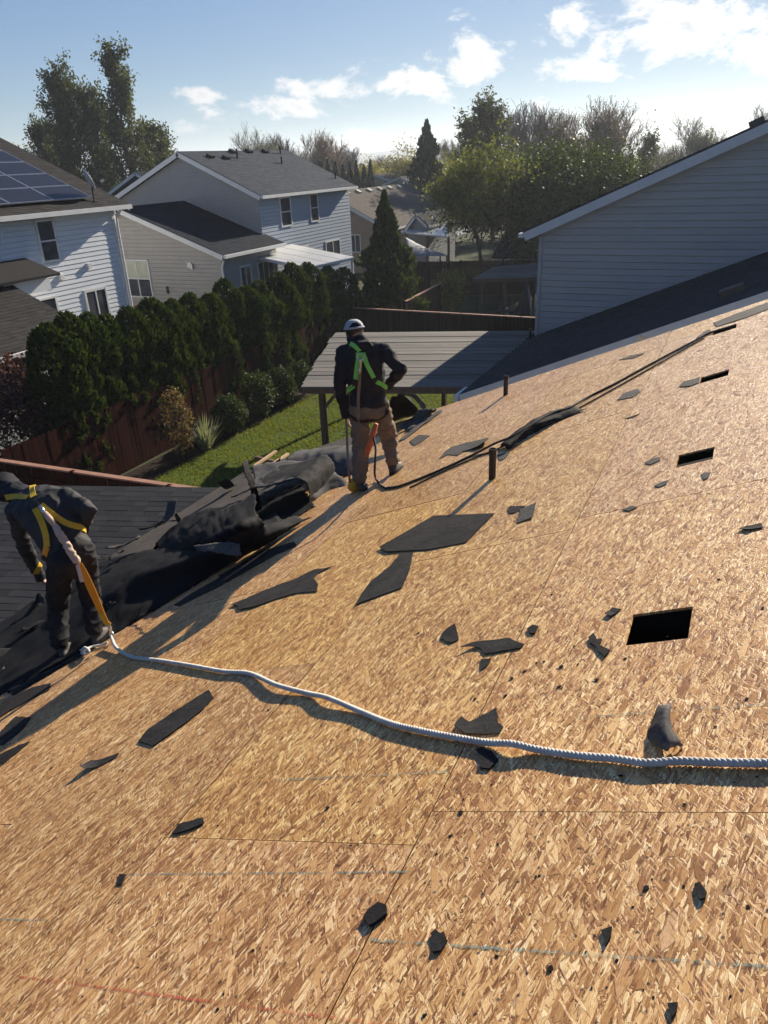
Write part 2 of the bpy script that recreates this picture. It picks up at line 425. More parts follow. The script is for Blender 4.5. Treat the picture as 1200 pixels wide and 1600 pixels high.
M['felt_grey'] = simple('dusty_grey_felt', (0.055, 0.053, 0.054), (0.10, 0.096, 0.092), 0.85, 0.10, 5, bump=.004, bscale=30, fine=.3, rnd=.15)
M['felt_under'] = simple('black_underlayment', (0.0045, 0.0048, 0.006), (0.009, 0.0095, 0.012), 0.8, 0.12, 5, bump=.004, bscale=18, rnd=.1)
M['granule'] = simple('worn_granule_strip', (0.085, 0.070, 0.060), (0.045, 0.040, 0.038), 0.9, 0.2, 3.0, bump=.003, bscale=160, fine=.45)
M['white'] = simple('white_trim', (0.62, 0.62, 0.61), (0.54, 0.545, 0.55), 0.55, 0.35, 3, rnd=.03)
M['white_siding'] = simple('white_lap_siding', (0.66, 0.67, 0.68), (0.60, 0.61, 0.63), 0.5, 0.35, 2.0, bump=.001, bscale=40, rnd=.05)
M['shade_blue_siding'] = simple('shade_tinted_white_siding', (0.62, 0.645, 0.68), (0.575, 0.605, 0.645), 0.5, 0.35, 2.0, bump=.001, bscale=40)  # white siding with the bluish cast of shade put into its colour
M['grey_siding'] = simple('grey_lap_siding', (0.27, 0.275, 0.29), (0.24, 0.245, 0.26), 0.55, 0.3, 2.0, bump=.001, bscale=40)
M['greige_siding'] = simple('warm_grey_lap_siding', (0.34, 0.32, 0.30), (0.30, 0.285, 0.27), 0.55, 0.3, 2.0, bump=.001, bscale=40)
M['slate_siding'] = simple('blue_grey_lap_siding', (0.30, 0.35, 0.42), (0.27, 0.32, 0.39), 0.5, 0.35, 2.0, bump=.001, bscale=40)
M['tan_siding'] = simple('tan_lap_siding', (0.30, 0.22, 0.16), (0.26, 0.19, 0.14), 0.6, 0.3, 2.0)
M['nbr_siding'] = simple('light_grey_lap_siding', (0.385, 0.38, 0.37), (0.345, 0.34, 0.33), 0.55, 0.3, 2.0, stretch=(.4, .4, 3), bump=.0012, bscale=50, rnd=.05)
def glass_mat():
    mt, nt, b, out = new_mat('window_glass')
    tc = nt.add('ShaderNodeTexCoord').outputs['Object']
    nt.set(b, 'Base Color', nt.mix(nt.mapr(nt.noise(tc, 1.7, 3), .35, .65), (0.030, 0.034, 0.042), (0.075, 0.080, 0.09)))
    nt.set(b, 'Roughness', 0.06); nt.set(b, 'Specular IOR Level', 0.5)
    bp = nt.add('ShaderNodeBump', Strength=0.3, Distance=0.004, Height=nt.noise(tc, 2.0, 2)); nt.set(b, 'Normal', bp)
    return mt
M['glass'] = glass_mat()
M['blind'] = simple('pale_blind', (0.50, 0.50, 0.42), (0.36, 0.38, 0.28), 0.4, 0.4, 3)
M['solar'] = simple('solar_cells', (0.014, 0.015, 0.022), (0.020, 0.022, 0.030), 0.35, 0.18, 3)
M['alu'] = simple('aluminium', (0.55, 0.56, 0.58), None, 0.35, 0.5, 8, metal=.8)
M['steel'] = simple('bright_steel', (0.62, 0.62, 0.62), None, 0.28, 0.5, 20, metal=1.0)
M['dark_metal'] = simple('dark_metal', (0.03, 0.03, 0.033), None, 0.45, 0.5, 10)
M['dish'] = simple('dish_grey', (0.55, 0.54, 0.52), (0.48, 0.47, 0.46), 0.5, 0.4, 6)
M['pipe'] = simple('black_plastic_pipe', (0.012, 0.012, 0.013), (0.02, 0.02, 0.02), 0.45, 0.45, 12)
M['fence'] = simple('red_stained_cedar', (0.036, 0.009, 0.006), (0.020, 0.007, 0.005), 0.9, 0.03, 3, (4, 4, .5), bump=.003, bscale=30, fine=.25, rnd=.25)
M['fence_brown'] = simple('brown_cedar', (0.050, 0.026, 0.018), (0.028, 0.017, 0.013), 0.9, 0.03, 3, (4, 4, .5), bump=.003, bscale=30, fine=.25, rnd=.25)
M['sunlit_cap_wood'] = simple('sunlit_cedar_rail', (0.36, 0.20, 0.14), (0.25, 0.13, 0.09), 0.75, 0.25, 4, (1, 1, 1), fine=.2)  # sunlight on the cap rails is put into this paler colour
M['grey_board'] = simple('weathered_grey_board', (0.150, 0.138, 0.120), (0.085, 0.080, 0.076), 0.8, 0.25, 2.2, (.35, 6, 3), bump=.003, bscale=12, fine=.3, rnd=.22)
M['brown_wood'] = simple('brown_timber', (0.14, 0.085, 0.055), (0.09, 0.055, 0.04), 0.75, 0.25, 3, (3, 3, .6), bump=.003, bscale=20, fine=.25)
M['lumber'] = simple('fresh_lumber', (0.40, 0.28, 0.16), (0.32, 0.21, 0.12), 0.7, 0.3, 4, fine=.2)
M['lawn'] = simple('lawn_soil', (0.050, 0.085, 0.012), (0.075, 0.105, 0.018), 0.9, 0.1, 1.3, bump=.02, bscale=30, fine=.3)
M['grass'] = leafmat('grass_blade', (0.090, 0.102, 0.012), (0.175, 0.175, 0.028), 0.38)
M['ground'] = simple('far_ground', (0.040, 0.055, 0.022), (0.06, 0.062, 0.035), 0.95, 0.1, 0.05, fine=.3)
M['mulch'] = simple('dark_mulch', (0.035, 0.022, 0.016), (0.018, 0.012, 0.010), 0.95, 0.1, 5, bump=.03, bscale=25, fine=.4)
M['hills'] = simple('far_hills', (0.055, 0.075, 0.060), (0.045, 0.060, 0.055), 0.95, 0.05, 0.004)
M['grey_bud'] = leafmat('grey_green_buds', (0.16, 0.155, 0.10), (0.25, 0.24, 0.17), 0.4, 0.6, .5)
M['bark'] = simple('bark', (0.075, 0.058, 0.045), (0.045, 0.035, 0.028), 0.9, 0.15, 3, (3, 3, .6), bump=.01, bscale=12)
M['bark_red'] = simple('reddish_twigs', (0.24, 0.17, 0.145), (0.16, 0.115, 0.10), 0.85, 0.2, 2)
M['bark_pale'] = simple('pale_grey_twigs', (0.27, 0.23, 0.19), (0.18, 0.155, 0.13), 0.85, 0.2, 2)
M['arbor'] = leafmat('arborvitae_sprays', (0.012, 0.026, 0.007), (0.055, 0.074, 0.014), 0.22, 0.6, 1.4)
M['conif'] = leafmat('conifer_sprays', (0.022, 0.040, 0.014), (0.065, 0.080, 0.026), 0.22, 0.6, 1.0)
M['conif_blue'] = leafmat('blue_green_needles', (0.014, 0.028, 0.018), (0.040, 0.056, 0.034), 0.15, 0.6, .4)
M['poplar'] = leafmat('poplar_leaves', (0.032, 0.042, 0.015), (0.085, 0.090, 0.032), 0.34, 0.42, .25)
M['maple'] = leafmat('spring_maple_leaves', (0.065, 0.080, 0.020), (0.155, 0.150, 0.036), 0.40, 0.5, .5)
M['dense'] = leafmat('dark_green_leaves', (0.018, 0.032, 0.010), (0.070, 0.090, 0.018), 0.24, 0.5, .35)
M['yellow_green'] = leafmat('yellow_green_leaves', (0.13, 0.13, 0.025), (0.24, 0.20, 0.05), 0.42, 0.5, .5)
M['red_bud'] = leafmat('reddish_buds', (0.20, 0.125, 0.10), (0.28, 0.19, 0.15), 0.40, 0.6, .5)
M['photinia'] = leafmat('red_tipped_leaves', (0.045, 0.050, 0.018), (0.22, 0.125, 0.075), 0.30, 0.3, 2.5)
M['purple'] = leafmat('purple_leaves', (0.045, 0.016, 0.020), (0.09, 0.035, 0.035), 0.25, 0.4, 2)
M['silver'] = leafmat('silver_spikes', (0.18, 0.19, 0.16), (0.28, 0.28, 0.25), 0.25, 0.6, 2)
M['rope'] = simple('white_rope_fibre', (0.64, 0.62, 0.58), (0.46, 0.44, 0.41), 0.7, 0.2, 18, bump=.0008, bscale=500)
M['rope_dark'] = simple('dark_rope_fibre', (0.045, 0.042, 0.040), (0.025, 0.024, 0.023), 0.7, 0.3, 60)
M['jacket'] = simple('black_navy_fleece', (0.011, 0.012, 0.017), (0.018, 0.019, 0.025), 0.85, 0.25, 6, bump=.003, bscale=60)
M['jacket_b'] = simple('charcoal_work_jacket', (0.020, 0.020, 0.022), (0.035, 0.035, 0.038), 0.75, 0.3, 6, bump=.003, bscale=50)
M['trouser_tan'] = simple('dusty_tan_canvas', (0.20, 0.150, 0.110), (0.135, 0.105, 0.08), 0.85, 0.2, 7, bump=.003, bscale=80, fine=.15)
M['trouser_black'] = simple('black_work_trousers', (0.012, 0.012, 0.014), (0.020, 0.020, 0.022), 0.85, 0.2, 6, bump=.003, bscale=60)
M['boot'] = simple('worn_dark_boot', (0.030, 0.025, 0.022), (0.055, 0.047, 0.040), 0.6, 0.35, 14, bump=.002, bscale=80)
M['skin'] = simple('skin', (0.30, 0.165, 0.115), (0.26, 0.14, 0.095), 0.5, 0.4, 12)
M['cap'] = simple('pale_grey_cap', (0.40, 0.42, 0.45), (0.33, 0.35, 0.38), 0.8, 0.2, 10, bump=.001, bscale=100)
M['hair'] = simple('black_hair', (0.012, 0.010, 0.009), None, 0.5, 0.4, 40)
M['strap_green'] = simple('lime_webbing', (0.19, 0.62, 0.13), (0.15, 0.52, 0.10), 0.65, 0.3, 30)
M['strap_yellow'] = simple('yellow_webbing', (0.62, 0.40, 0.030), (0.50, 0.32, 0.025), 0.65, 0.3, 30, fine=.1)
M['strap_orange'] = simple('orange_webbing', (0.78, 0.30, 0.020), (0.66, 0.25, 0.018), 0.6, 0.3, 30, fine=.1)
M['strap_black'] = simple('black_webbing', (0.016, 0.015, 0.015), None, 0.7, 0.3, 30)
M['pack'] = simple('beige_shock_pack', (0.50, 0.38, 0.29), (0.40, 0.30, 0.23), 0.75, 0.25, 20, bump=.003, bscale=60)
M['tan_strap'] = simple('tan_webbing', (0.24, 0.18, 0.13), (0.17, 0.13, 0.10), 0.75, 0.25, 20)
M['orange_red'] = simple('orange_red_plastic', (0.55, 0.13, 0.045), (0.42, 0.10, 0.04), 0.6, 0.35, 12)
M['yellow'] = simple('yellow_plastic', (0.72, 0.40, 0.02), (0.58, 0.30, 0.02), 0.45, 0.4, 12)
M['label_white'] = simple('grey_white_tag', (0.42, 0.42, 0.46), (0.34, 0.34, 0.38), 0.6, 0.3, 40)
M['tarp'] = simple('grey_canopy_cloth', (0.24, 0.25, 0.27), (0.18, 0.19, 0.21), 0.7, 0.25, 1)
M['polycarb'] = simple('milky_panel', (0.52, 0.53, 0.54), (0.42, 0.43, 0.44), 0.35, 0.5, 1.2, (1, 4, 1))
M['concrete'] = simple('concrete', (0.30, 0.29, 0.27), (0.22, 0.21, 0.20), 0.85, 0.2, 2)
M['brick_red'] = simple('red_brick_step', (0.24, 0.10, 0.06), (0.18, 0.08, 0.05), 0.85, 0.2, 8)
M['dark_void'] = simple('shade_black_timber', (0.010, 0.008, 0.007), (0.006, 0.005, 0.005), 0.9, 0.1, 4)  # near-black colour stands in for the missing light of the closed loft
def chalk_mat(name, c):
    mt, nt, b, out = new_mat(name)
    tc = nt.add('ShaderNodeTexCoord').outputs['Object']
    nt.set(b, 'Base Color', c); nt.set(b, 'Roughness', 0.9)
    tr = nt.add('ShaderNodeBsdfTransparent')
    f = nt.math('MULTIPLY', nt.mapr(nt.noise(tc, 70, 3), .38, .62), nt.mapr(nt.noise(tc, 4, 3), .30, .62, .15, .85))
    mx = nt.add('ShaderNodeMixShader', i0=f, i1=tr, i2=b); nt.l.new(mx.outputs[0], out.inputs[0])
    return mt
M['chalk_teal'] = chalk_mat('teal_chalk', (0.10, 0.26, 0.27)); M['chalk_red'] = chalk_mat('red_chalk', (0.52, 0.10, 0.06))
# ------------------------------------------------------------------ generic building pieces
Z3 = Vector((0, 0, 1))
def lap_wall(outline, O, sd, nrm, exp, parent, mt, separate=False, name='siding', zoff=0.0):
    """lap siding clipped to a convex outline given as (s, z) pairs; each board is a tilted strip with a real lip"""
    O, sd, nrm = Vector(O), Vector(sd), Vector(nrm)
    zs = [p[1] for p in outline]; z0, z1 = min(zs), max(zs); n = len(outline)
    def span(z):
        xs = []
        for i in range(n):
            (a, b), (c, e) = outline[i], outline[(i + 1) % n]
            if abs(b - e) < 1e-9:
                if abs(b - z) < 1e-6: xs += [a, c]
            elif min(b, e) - 1e-9 <= z <= max(b, e) + 1e-9:
                xs.append(a + (c - a) * (z - b) / (e - b))
        return (min(xs), max(xs)) if xs else None
    mb = MB(); k = 0; z = z0
    while z < z1 - 0.01:
        zt = min(z + exp, z1)
        A, B = span(z + 1e-4), span(zt - 1e-4)
        if A and B:
            P = lambda s_, zz, o_: O + sd * s_ + Z3 * zz + nrm * o_
            if separate: mb = MB()
            j = random.uniform(-.0015, .0015)
            zg = zt - min(.026, exp * .16)
            fr = [P(A[0], z, .024 + j), P(A[1], z, .024 + j), P(B[1], zg, .012), P(B[0], zg, .012)]
            bk = [P(A[0], z, -.012), P(A[1], z, -.012), P(B[1], zg, -.012), P(B[0], zg, -.012)]; tp = [P(B[0], zt, -.012), P(B[1], zt, -.012)]
            mb.poly(fr); mb.poly([bk[0], bk[1], fr[1], fr[0]]); mb.poly([bk[1], bk[2], fr[2], fr[1]]); mb.poly([bk[3], bk[0], fr[0], fr[3]]); mb.poly([fr[3], fr[2], bk[2], bk[3]]); mb.poly([bk[3], bk[2], tp[1], tp[0]])
            if separate: mb.build('siding_board', mt, parent)
        z = zt; k += 1
    if not separate:
        return mb.build(name, mt, parent, kind='stuff')

def shingle_slope(P0, along, up, nrm, L, Wd, mt, parent, exp=.143, tab=.32, name='roof_shingle', flat=False):
    """courses of tabs laid up a slope, joined: every tab its own small wedge"""
    P0, along, up, nrm = Vector(P0), Vector(along), Vector(up), Vector(nrm)
    mb = MB(); n = int(math.ceil(Wd / exp))
    for c in range(n):
        a = c * exp; b = min(a + exp * 1.15, Wd); s = -random.uniform(0, tab)
        while s < L:
            w = tab * random.choice((.5, .8, 1, 1, 1.3)) if not flat else L + 1
            s0, s1 = max(s, 0), min(s + w, L)
            if s1 - s0 > .01:
                t = random.uniform(.006, .014)
                q = [P0 + along * s0 + up * a, P0 + along * s1 + up * a, P0 + along * s1 + up * b, P0 + along * s0 + up * b]
                tp = [q[0] + nrm * t, q[1] + nrm * t, q[2] + nrm * .002, q[3] + nrm * .002]
                i = len(mb.v); mb.v += [tuple(x) for x in tp + [q[0] - nrm * .01, q[1] - nrm * .01]]
                mb.f += [(i, i + 1, i + 2, i + 3), (i + 4, i + 5, i + 1, i), (i + 5, i + 2, i + 1), (i + 4, i, i + 3)]; mb.m += [0] * 4
            s += w
    return mb.build(name, mt, parent, kind='stuff')

def window(parent, O, sd, nrm, s0, s1, z0, z1, panes=(1, 2), frame_mt=None, glass=None, fw=.07, proud=.06):
    """frame with reveals, sash bars between the panes, each pane a sub-part"""
    O, sd, nrm = Vector(O), Vector(sd), Vector(nrm)
    frame_mt = frame_mt or M['white']
    mb = MB(); Mx = Matrix((sd, nrm, Z3)).transposed()
    P = lambda s_, z_, o_: O + sd * s_ + Z3 * z_ + nrm * o_
    cx, cz = (s0 + s1) / 2, (z0 + z1) / 2
    d_ = proud + .02
    for (s_, w_) in ((s0, fw), (s1, fw)): mb.box(P(s_, cz, proud - d_ / 2), (w_, d_, z1 - z0 + fw), Mx)
    for z_ in (z0, z1): mb.box(P(cx, z_, proud - d_ / 2 - .002), (s1 - s0 - fw, d_ - .004, fw), Mx)
    for i in range(1, panes[0]): mb.box(P(s0 + (s1 - s0) * i / panes[0], cz, proud - d_ / 2 - .004), (fw * .75, d_ - .008, z1 - z0 - fw), Mx)
    for i in range(1, panes[1]): mb.box(P(cx, z0 + (z1 - z0) * i / panes[1], proud - d_ / 2 - .006), (s1 - s0 - fw, d_ - .012, fw * .7), Mx)
    w = mb.build('window', frame_mt, parent)
    for i in range(panes[0]):
        for j in range(panes[1]):
            a, b = s0 + (s1 - s0) * i / panes[0] + fw * .3, s0 + (s1 - s0) * (i + 1) / panes[0] - fw * .3
            c, e = z0 + (z1 - z0) * j / panes[1] + fw * .3, z0 + (z1 - z0) * (j + 1) / panes[1] - fw * .3
            g = MB(); g.slab([P(a, c, .020), P(b, c, .020), P(b, e, .020), P(a, e, .020)], nrm * .014)
            gm = glass(i, j) if callable(glass) else (glass or M['glass'])
            g.build('pane', gm, w)
    return w

# ------------------------------------------------------------------ the house being re-roofed
EAVE_X, RAKE_Y, RIDGE_X = -7.35, 9.75, 1.55
house = thing('roofing_house', (0, 0, 0), 'house under our feet with its roof stripped to bare strand board panels', 'house')
ROOF_M = Matrix((RU, Vector((0, 1, 0)), RN)).transposed()
rows = [1.552, 0.426, -0.70, -1.826, -2.952, -4.078, -5.204, -6.33, EAVE_X]
row_off = [0.55, 1.72, 1.57, 0.40, 1.62, 0.35, 1.60, 0.42]
T_DECK = 0.012
HOLES = []
for px4 in ([(985, 962), (1081, 946), (1077, 996), (979, 1009)], [(1058, 712), (1115, 698), (1115, 718), (1058, 729)],
            [(1094, 590), (1139, 577), (1138, 586), (1094, 599)], [(1113, 516), (1150, 507), (1151, 512), (1115, 523)]):
    q = [onroof(*p) for p in px4]
    xs = sorted(p.x for p in q); ys = sorted(p.y for p in q)
    HOLES.append(((xs[0] + xs[1]) / 2, (xs[2] + xs[3]) / 2, (ys[0] + ys[1]) / 2, (ys[2] + ys[3]) / 2))
def osb_panel(x0, x1, y0, y1):
    """one sheet; vent holes are cut right through it. Local x runs up the slope, y along the eave"""
    cs = math.cos(TH)
    cx, cy = (x0 + x1) / 2, (y0 + y1) / 2
    hs = [h for h in HOLES if h[1] > x0 and h[0] < x1 and h[3] > y0 and h[2] < y1]
    gx = sorted({x0, x1} | {min(max(v, x0), x1) for h in hs for v in h[:2]}); gy = sorted({y0, y1} | {min(max(v, y0), y1) for h in hs for v in h[2:]})
    inh = lambda a, b: any(h[0] < a < h[1] and h[2] < b < h[3] for h in hs)
    mb = MB(); g = 0.0016
    def L(x, y, z):
        x = min(max(x, x0 + g * 1.3), x1 - g * 1.3); y = min(max(y, y0 + g), y1 - g)
        return ((x - cx) / cs, y - cy, z)
    for i in range(len(gx) - 1):
        for j in range(len(gy) - 1):
            if inh((gx[i] + gx[i + 1]) / 2, (gy[j] + gy[j + 1]) / 2): continue
            a, b, c, e = gx[i], gx[i + 1], gy[j], gy[j + 1]
            mb.poly([L(a, c, 0), L(b, c, 0), L(b, e, 0), L(a, e, 0)]); mb.poly([L(a, e, -T_DECK), L(b, e, -T_DECK), L(b, c, -T_DECK), L(a, c, -T_DECK)])
    for h in hs:
        a, b, c, e = h
        q = [(a, c), (b, c), (b, e), (a, e)]
        for k in range(4):
            (p, r), (s, t) = q[k], q[(k + 1) % 4]
            mb.poly([L(p, r, -T_DECK), L(p, r, 0), L(s, t, 0), L(s, t, -T_DECK)])
    q = [(x0, y0), (x1, y0), (x1, y1), (x0, y1)]
    for k in range(4):
        (p, r), (s, t) = q[k], q[(k + 1) % 4]
        mb.poly([L(p, r, -T_DECK), L(s, t, -T_DECK), L(s, t, 0), L(p, r, 0)], 1)
    o = mb.build('roof_panel', [M['osb'], M['osb_edge']])
    o.parent = house
    mm = ROOF_M.to_4x4(); mm.translation = rp(cx, cy, random.uniform(-.0008, .0008)); o.matrix_local = mm
for i in range(len(rows) - 1):
    x1, x0 = rows[i], rows[i + 1]
    y = row_off[i] - 2.44 * 2
    while y < RAKE_Y - .02:
        ya, yb = max(y, -4.0), min(y + 2.44, RAKE_Y)
        if yb - ya > .05: osb_panel(x0, x1, ya, yb)
        y += 2.44
# rafters and the dark loft below the vent holes
mb = MB(); y = -3.8
while y < RAKE_Y:
    mb.bar(rp(EAVE_X + .1, y, -.085), rp(RIDGE_X - .05, y, -.085), .038, .14, RN); y += .61
mb.build('rafter', M['dark_void'], house, kind='stuff')
mb = MB(); mb.slab([(EAVE_X + .5, -3.9, 2.35), (10.2, -3.9, 2.35), (10.2, RAKE_Y - .2, 2.35), (EAVE_X + .5, RAKE_Y - .2, 2.35)], (0, 0, .05)); mb.build('loft_floor', M['dark_void'], house)
zr = RZ0 + SL * RIDGE_X
mb = MB(); mb.slab([(RIDGE_X, -4, zr - .02), (10.45, -4, zr - .02 - SL * 8.9), (10.45, RAKE_Y, zr - .02 - SL * 8.9), (RIDGE_X, RAKE_Y, zr - .02)], (0, 0, -.03)); mb.build('far_slope', M['shingle_brown'], house)
def gable(y, n):
    lap_wall([(-6.9, 0.1), (10.0, 0.1), (10.0, RZ0 + SL * -6.9 - .2), (RIDGE_X, zr - .2), (-6.9, RZ0 + SL * -6.9 - .2)], (0, y, 0), (1, 0, 0), (0, n, 0), .18, house, M['greige_siding'])
gable(RAKE_Y - .3, 1); gable(-3.7, -1)
lap_wall([(-3.7, .1), (RAKE_Y - .3, .1), (RAKE_Y - .3, 2.4), (-3.7, 2.4)], (-6.9, 0, 0), (0, 1, 0), (-1, 0, 0), .18, house, M['greige_siding'])
mb = MB(); mb.box((10.0, 2.9, 1.2), (.1, 13, 2.4)); mb.build('wall', M['greige_siding'], house)
mb = MB(); mb.bar((EAVE_X + .03, -4, RZ0 + SL * EAVE_X - .11), (EAVE_X + .03, RAKE_Y, RZ0 + SL * EAVE_X - .11), .03, .17); mb.build('fascia', M['white'], house)
mb = MB()
for sgn in (0,):
    mb.bar(rp(EAVE_X + .02, RAKE_Y - .015, -.10), rp(RIDGE_X, RAKE_Y - .015, -.10), .03, .16, RN)
mb.build('rake_board', M['white'], house)
mb = MB()
mb.slab([rp(EAVE_X - .03, -4, .006), rp(EAVE_X - .03, RAKE_Y + .02, .006), rp(EAVE_X + .05, RAKE_Y + .02, .006), rp(EAVE_X + .05, -4, .006)], RN * .003)
mb.slab([rp(EAVE_X - .03, -4, .005), rp(EAVE_X - .03, RAKE_Y + .02, .005), rp(EAVE_X - .027, RAKE_Y + .02, -.07), rp(EAVE_X - .027, -4, -.07)], (-.003, 0, 0))
mb.build('drip_edge', M['dark_metal'], house)
# the last courses along the eave, not stripped yet, with a torn upper edge
mb = MB(); up_edge = []
y = -4.0
while y < RAKE_Y - .03:
    t = (y - 2.9) / 6.8
    up_edge.append((-5.25 + .75 * max(0, min(1, t)) + random.uniform(-.12, .12), y)); y += random.uniform(.1, .35)
up_edge.append((-4.5, RAKE_Y - .02))
for k in range(len(up_edge) - 1):
    (xa, ya), (xb, yb) = up_edge[k], up_edge[k + 1]
    mb.slab([rp(EAVE_X + .005, ya, .010), rp(xa, ya, .010), rp(xb, yb, .010), rp(EAVE_X + .005, yb, .010)], RN * .004)
mb.build('starter_strip', M['granule'], house)
# plumbing stacks standing on the deck
def vent_pipe(u, v, h, r):
    b = onroof(u, v); mb = MB()
    mb.tube([b - Z3 * .12, b + Z3 * h], r, 18, False)
    mb.tube([b + Z3 * h, b + Z3 * (h - .06)], r * .82, 18, False)
    n = 18; i0 = len(mb.v)
    for rr in (r, r * .82):
        for k in range(n):
            a = 2 * math.pi * k / n; mb.v.append(tuple(b + Vector((math.cos(a) * rr, math.sin(a) * rr, h))))
    for k in range(n):
        mb.f.append((i0 + k, i0 + (k + 1) % n, i0 + n + (k + 1) % n, i0 + n + k)); mb.m.append(0)
    mb.poly([b + Vector((math.cos(-2 * math.pi * k / n) * r * .82, math.sin(-2 * math.pi * k / n) * r * .82, h - .06)) for k in range(n)])
    mb.tube([b + Z3 * (h - .045), b + Z3 * (h - .005)], r * 1.10, 18, False)
    mb.build('vent_pipe', M['pipe'], house, smooth=False)
vent_pipe(769, 748, .265, .030); vent_pipe(790, 617, .255, .030)
# snapped chalk lines
def chalk(p, q, mt, w=.006):
    A, B = onroof(*p, .0018), onroof(*q, .0018); d_ = (B - A).normalized(); s = RN.cross(d_) * w / 2
    n = 24; mb = MB()
    for k in range(n):
        a, b = A.lerp(B, k / n), A.lerp(B, (k + 1) / n)
        mb.poly([a - s, b - s, b + s, a + s])
    mb.build('chalk_line', mt, house)
chalk((575, 1468), (1260, 1514), M['chalk_teal'], .009); chalk((190, 1366), (640, 1362), M['chalk_teal'], .006); chalk((430, 1219), (705, 1205), M['chalk_teal'], .007)
chalk((900, 1121), (1220, 1098), M['chalk_teal'], .008); chalk((30, 1526), (640, 1606), M['chalk_red'], .009); chalk((-20, 1436), (75, 1438), M['chalk_teal'], .008)

# ------------------------------------------------------------------ scraps left on the deck
def scrap(px, label, mt='felt', th=.003, h=.0015, curl=.007, cat='felt scrap', name='felt_scrap', group='scraps of old roofing lying on the bare deck'):
    P = [onroof(u, v) for (u, v) in px]; c = sum(P, Vector()) / len(P)
    # ragged outline: subdivide and jitter the edges
    out = []
    for k in range(len(P)):
        a, b = P[k], P[(k + 1) % len(P)]; L = (b - a).length; n = max(1, int(L / .02)); n = min(n, 14)
        for j in range(n):
            p = a.lerp(b, j / n)
            if j: p = p + (RU * random.uniform(-1, 1) + Vector((0, random.uniform(-1, 1), 0))) * min(.0035, L * .06)
            out.append(p)
    bm = bmesh.new(); vs = [bm.verts.new(p) for p in out]
    f = bm.faces.new(vs)
    bmesh.ops.triangulate(bm, faces=[f], quad_method='BEAUTY', ngon_method='EAR_CLIP')
    for it in range(3):
        lg = [e for e in bm.edges if e.calc_length() > .045]
        if not lg: break
        bmesh.ops.subdivide_edges(bm, edges=lg, cuts=1)
    bmesh.ops.triangulate(bm, faces=bm.faces[:])
    bm.normal_update()
    if sum(ff.normal.dot(RN) for ff in bm.faces) < 0: bmesh.ops.reverse_faces(bm, faces=bm.faces[:])
    size = max((p - c).length for p in P); sd_ = random.random() * 50
    up = random.uniform(-1, 1), random.uniform(-1, 1)
    for vv in bm.verts:
        q = vv.co - c; dl = Vector((q.dot(RU), q.y, 0)) / max(size, 1e-4)
        lift = curl * max(0, dl.x * up[0] + dl.y * up[1]) ** 2 * (.4 + size)
        lift += .0022 * min(1, size * 4) * (1 + noise.noise(q * 9 + Vector((sd_, 0, 0))))
        vv.co += RN * (h + lift)
    ge = bmesh.ops.extrude_face_region(bm, geom=bm.faces[:])
    bmesh.ops.translate(bm, vec=RN * th, verts=[x for x in ge['geom'] if isinstance(x, bmesh.types.BMVert)])
    bmesh.ops.recalc_face_normals(bm, faces=bm.faces[:])
    bmesh.ops.translate(bm, vec=-c, verts=bm.verts[:])
    me = bpy.data.meshes.new(name); bm.to_mesh(me); bm.free()
    o = link(name, me, M[mt]); o.location = c
    return tag(o, label, cat, group)
scrap([(594, 857), (605, 864), (672, 859), (729, 848), (731, 833), (728, 829), (736, 822), (773, 803), (735, 805), (677, 807), (645, 832), (615, 855)], 'large ragged sheet of dark ribbed felt with a pointed upper right corner', curl=.02)
scrap([(626, 866), (646, 864), (640, 893), (629, 919), (598, 930), (556, 946), (567, 927), (580, 909), (609, 886)], 'dark felt wedge running down to a point just below the largest felt sheet')
scrap([(793, 797), (797, 792), (822, 791), (806, 802), (796, 803)], 'small flat dark sliver beside the upright grey square of felt')
scrap([(813, 797), (838, 786), (833, 810), (808, 818)], 'small near-square grey felt piece right of the largest felt sheet', 'felt_grey', curl=.05)
scrap([(361, 947), (380, 938), (412, 924), (437, 914), (460, 906), (478, 897), (491, 891), (505, 889), (522, 885), (498, 896), (490, 904), (497, 912), (496, 925), (466, 927), (437, 935), (395, 950), (375, 954), (372, 948)], 'jagged dark felt strip with a narrow tail left of the felt wedge', curl=.03)
scrap([(272, 946), (300, 928), (345, 902), (352, 908), (349, 914), (310, 933), (280, 948)], 'narrow dark strip along the lit band of board beside the debris pile')
scrap([(342, 900), (372, 884), (408, 862), (460, 848), (464, 853), (430, 868), (395, 888), (352, 912)], 'folded dark strip lying at the lit edge of the debris heap', curl=.05)
scrap([(217, 1160), (230, 1143), (265, 1119), (300, 1096), (327, 1079), (335, 1092), (318, 1110), (290, 1132), (262, 1152), (240, 1167)], 'long straight-sided black shingle strip below the white rope on the left', th=.005)
scrap([(131, 1206), (145, 1192), (165, 1185), (187, 1177), (183, 1184), (160, 1196), (137, 1207)], 'thin curled black strip left of the long straight shingle strip', curl=.09)
scrap([(271, 1304), (279, 1290), (317, 1279), (320, 1287), (299, 1297), (280, 1303)], 'short black felt bar lying alone in the lower left of the deck', th=.005)
scrap([(183, 1383), (187, 1367), (197, 1367), (191, 1384)], 'tiny upright black chip below and left of the short felt bar')
scrap([(712, 1140), (722, 1122), (734, 1130), (777, 1107), (779, 1130), (787, 1137), (781, 1147), (752, 1149), (727, 1149)], 'torn grey-black felt flap touching the upper side of the white rope', curl=.04)
scrap([(745, 1174), (755, 1170), (770, 1176), (779, 1188), (766, 1203), (750, 1201), (752, 1188)], 'round black felt lump lying just below the white rope', th=.006)
scrap([(569, 1438), (577, 1425), (593, 1413), (605, 1418), (606, 1431), (590, 1444), (579, 1450)], 'thick black chunk beside the board joint at bottom centre', th=.010)
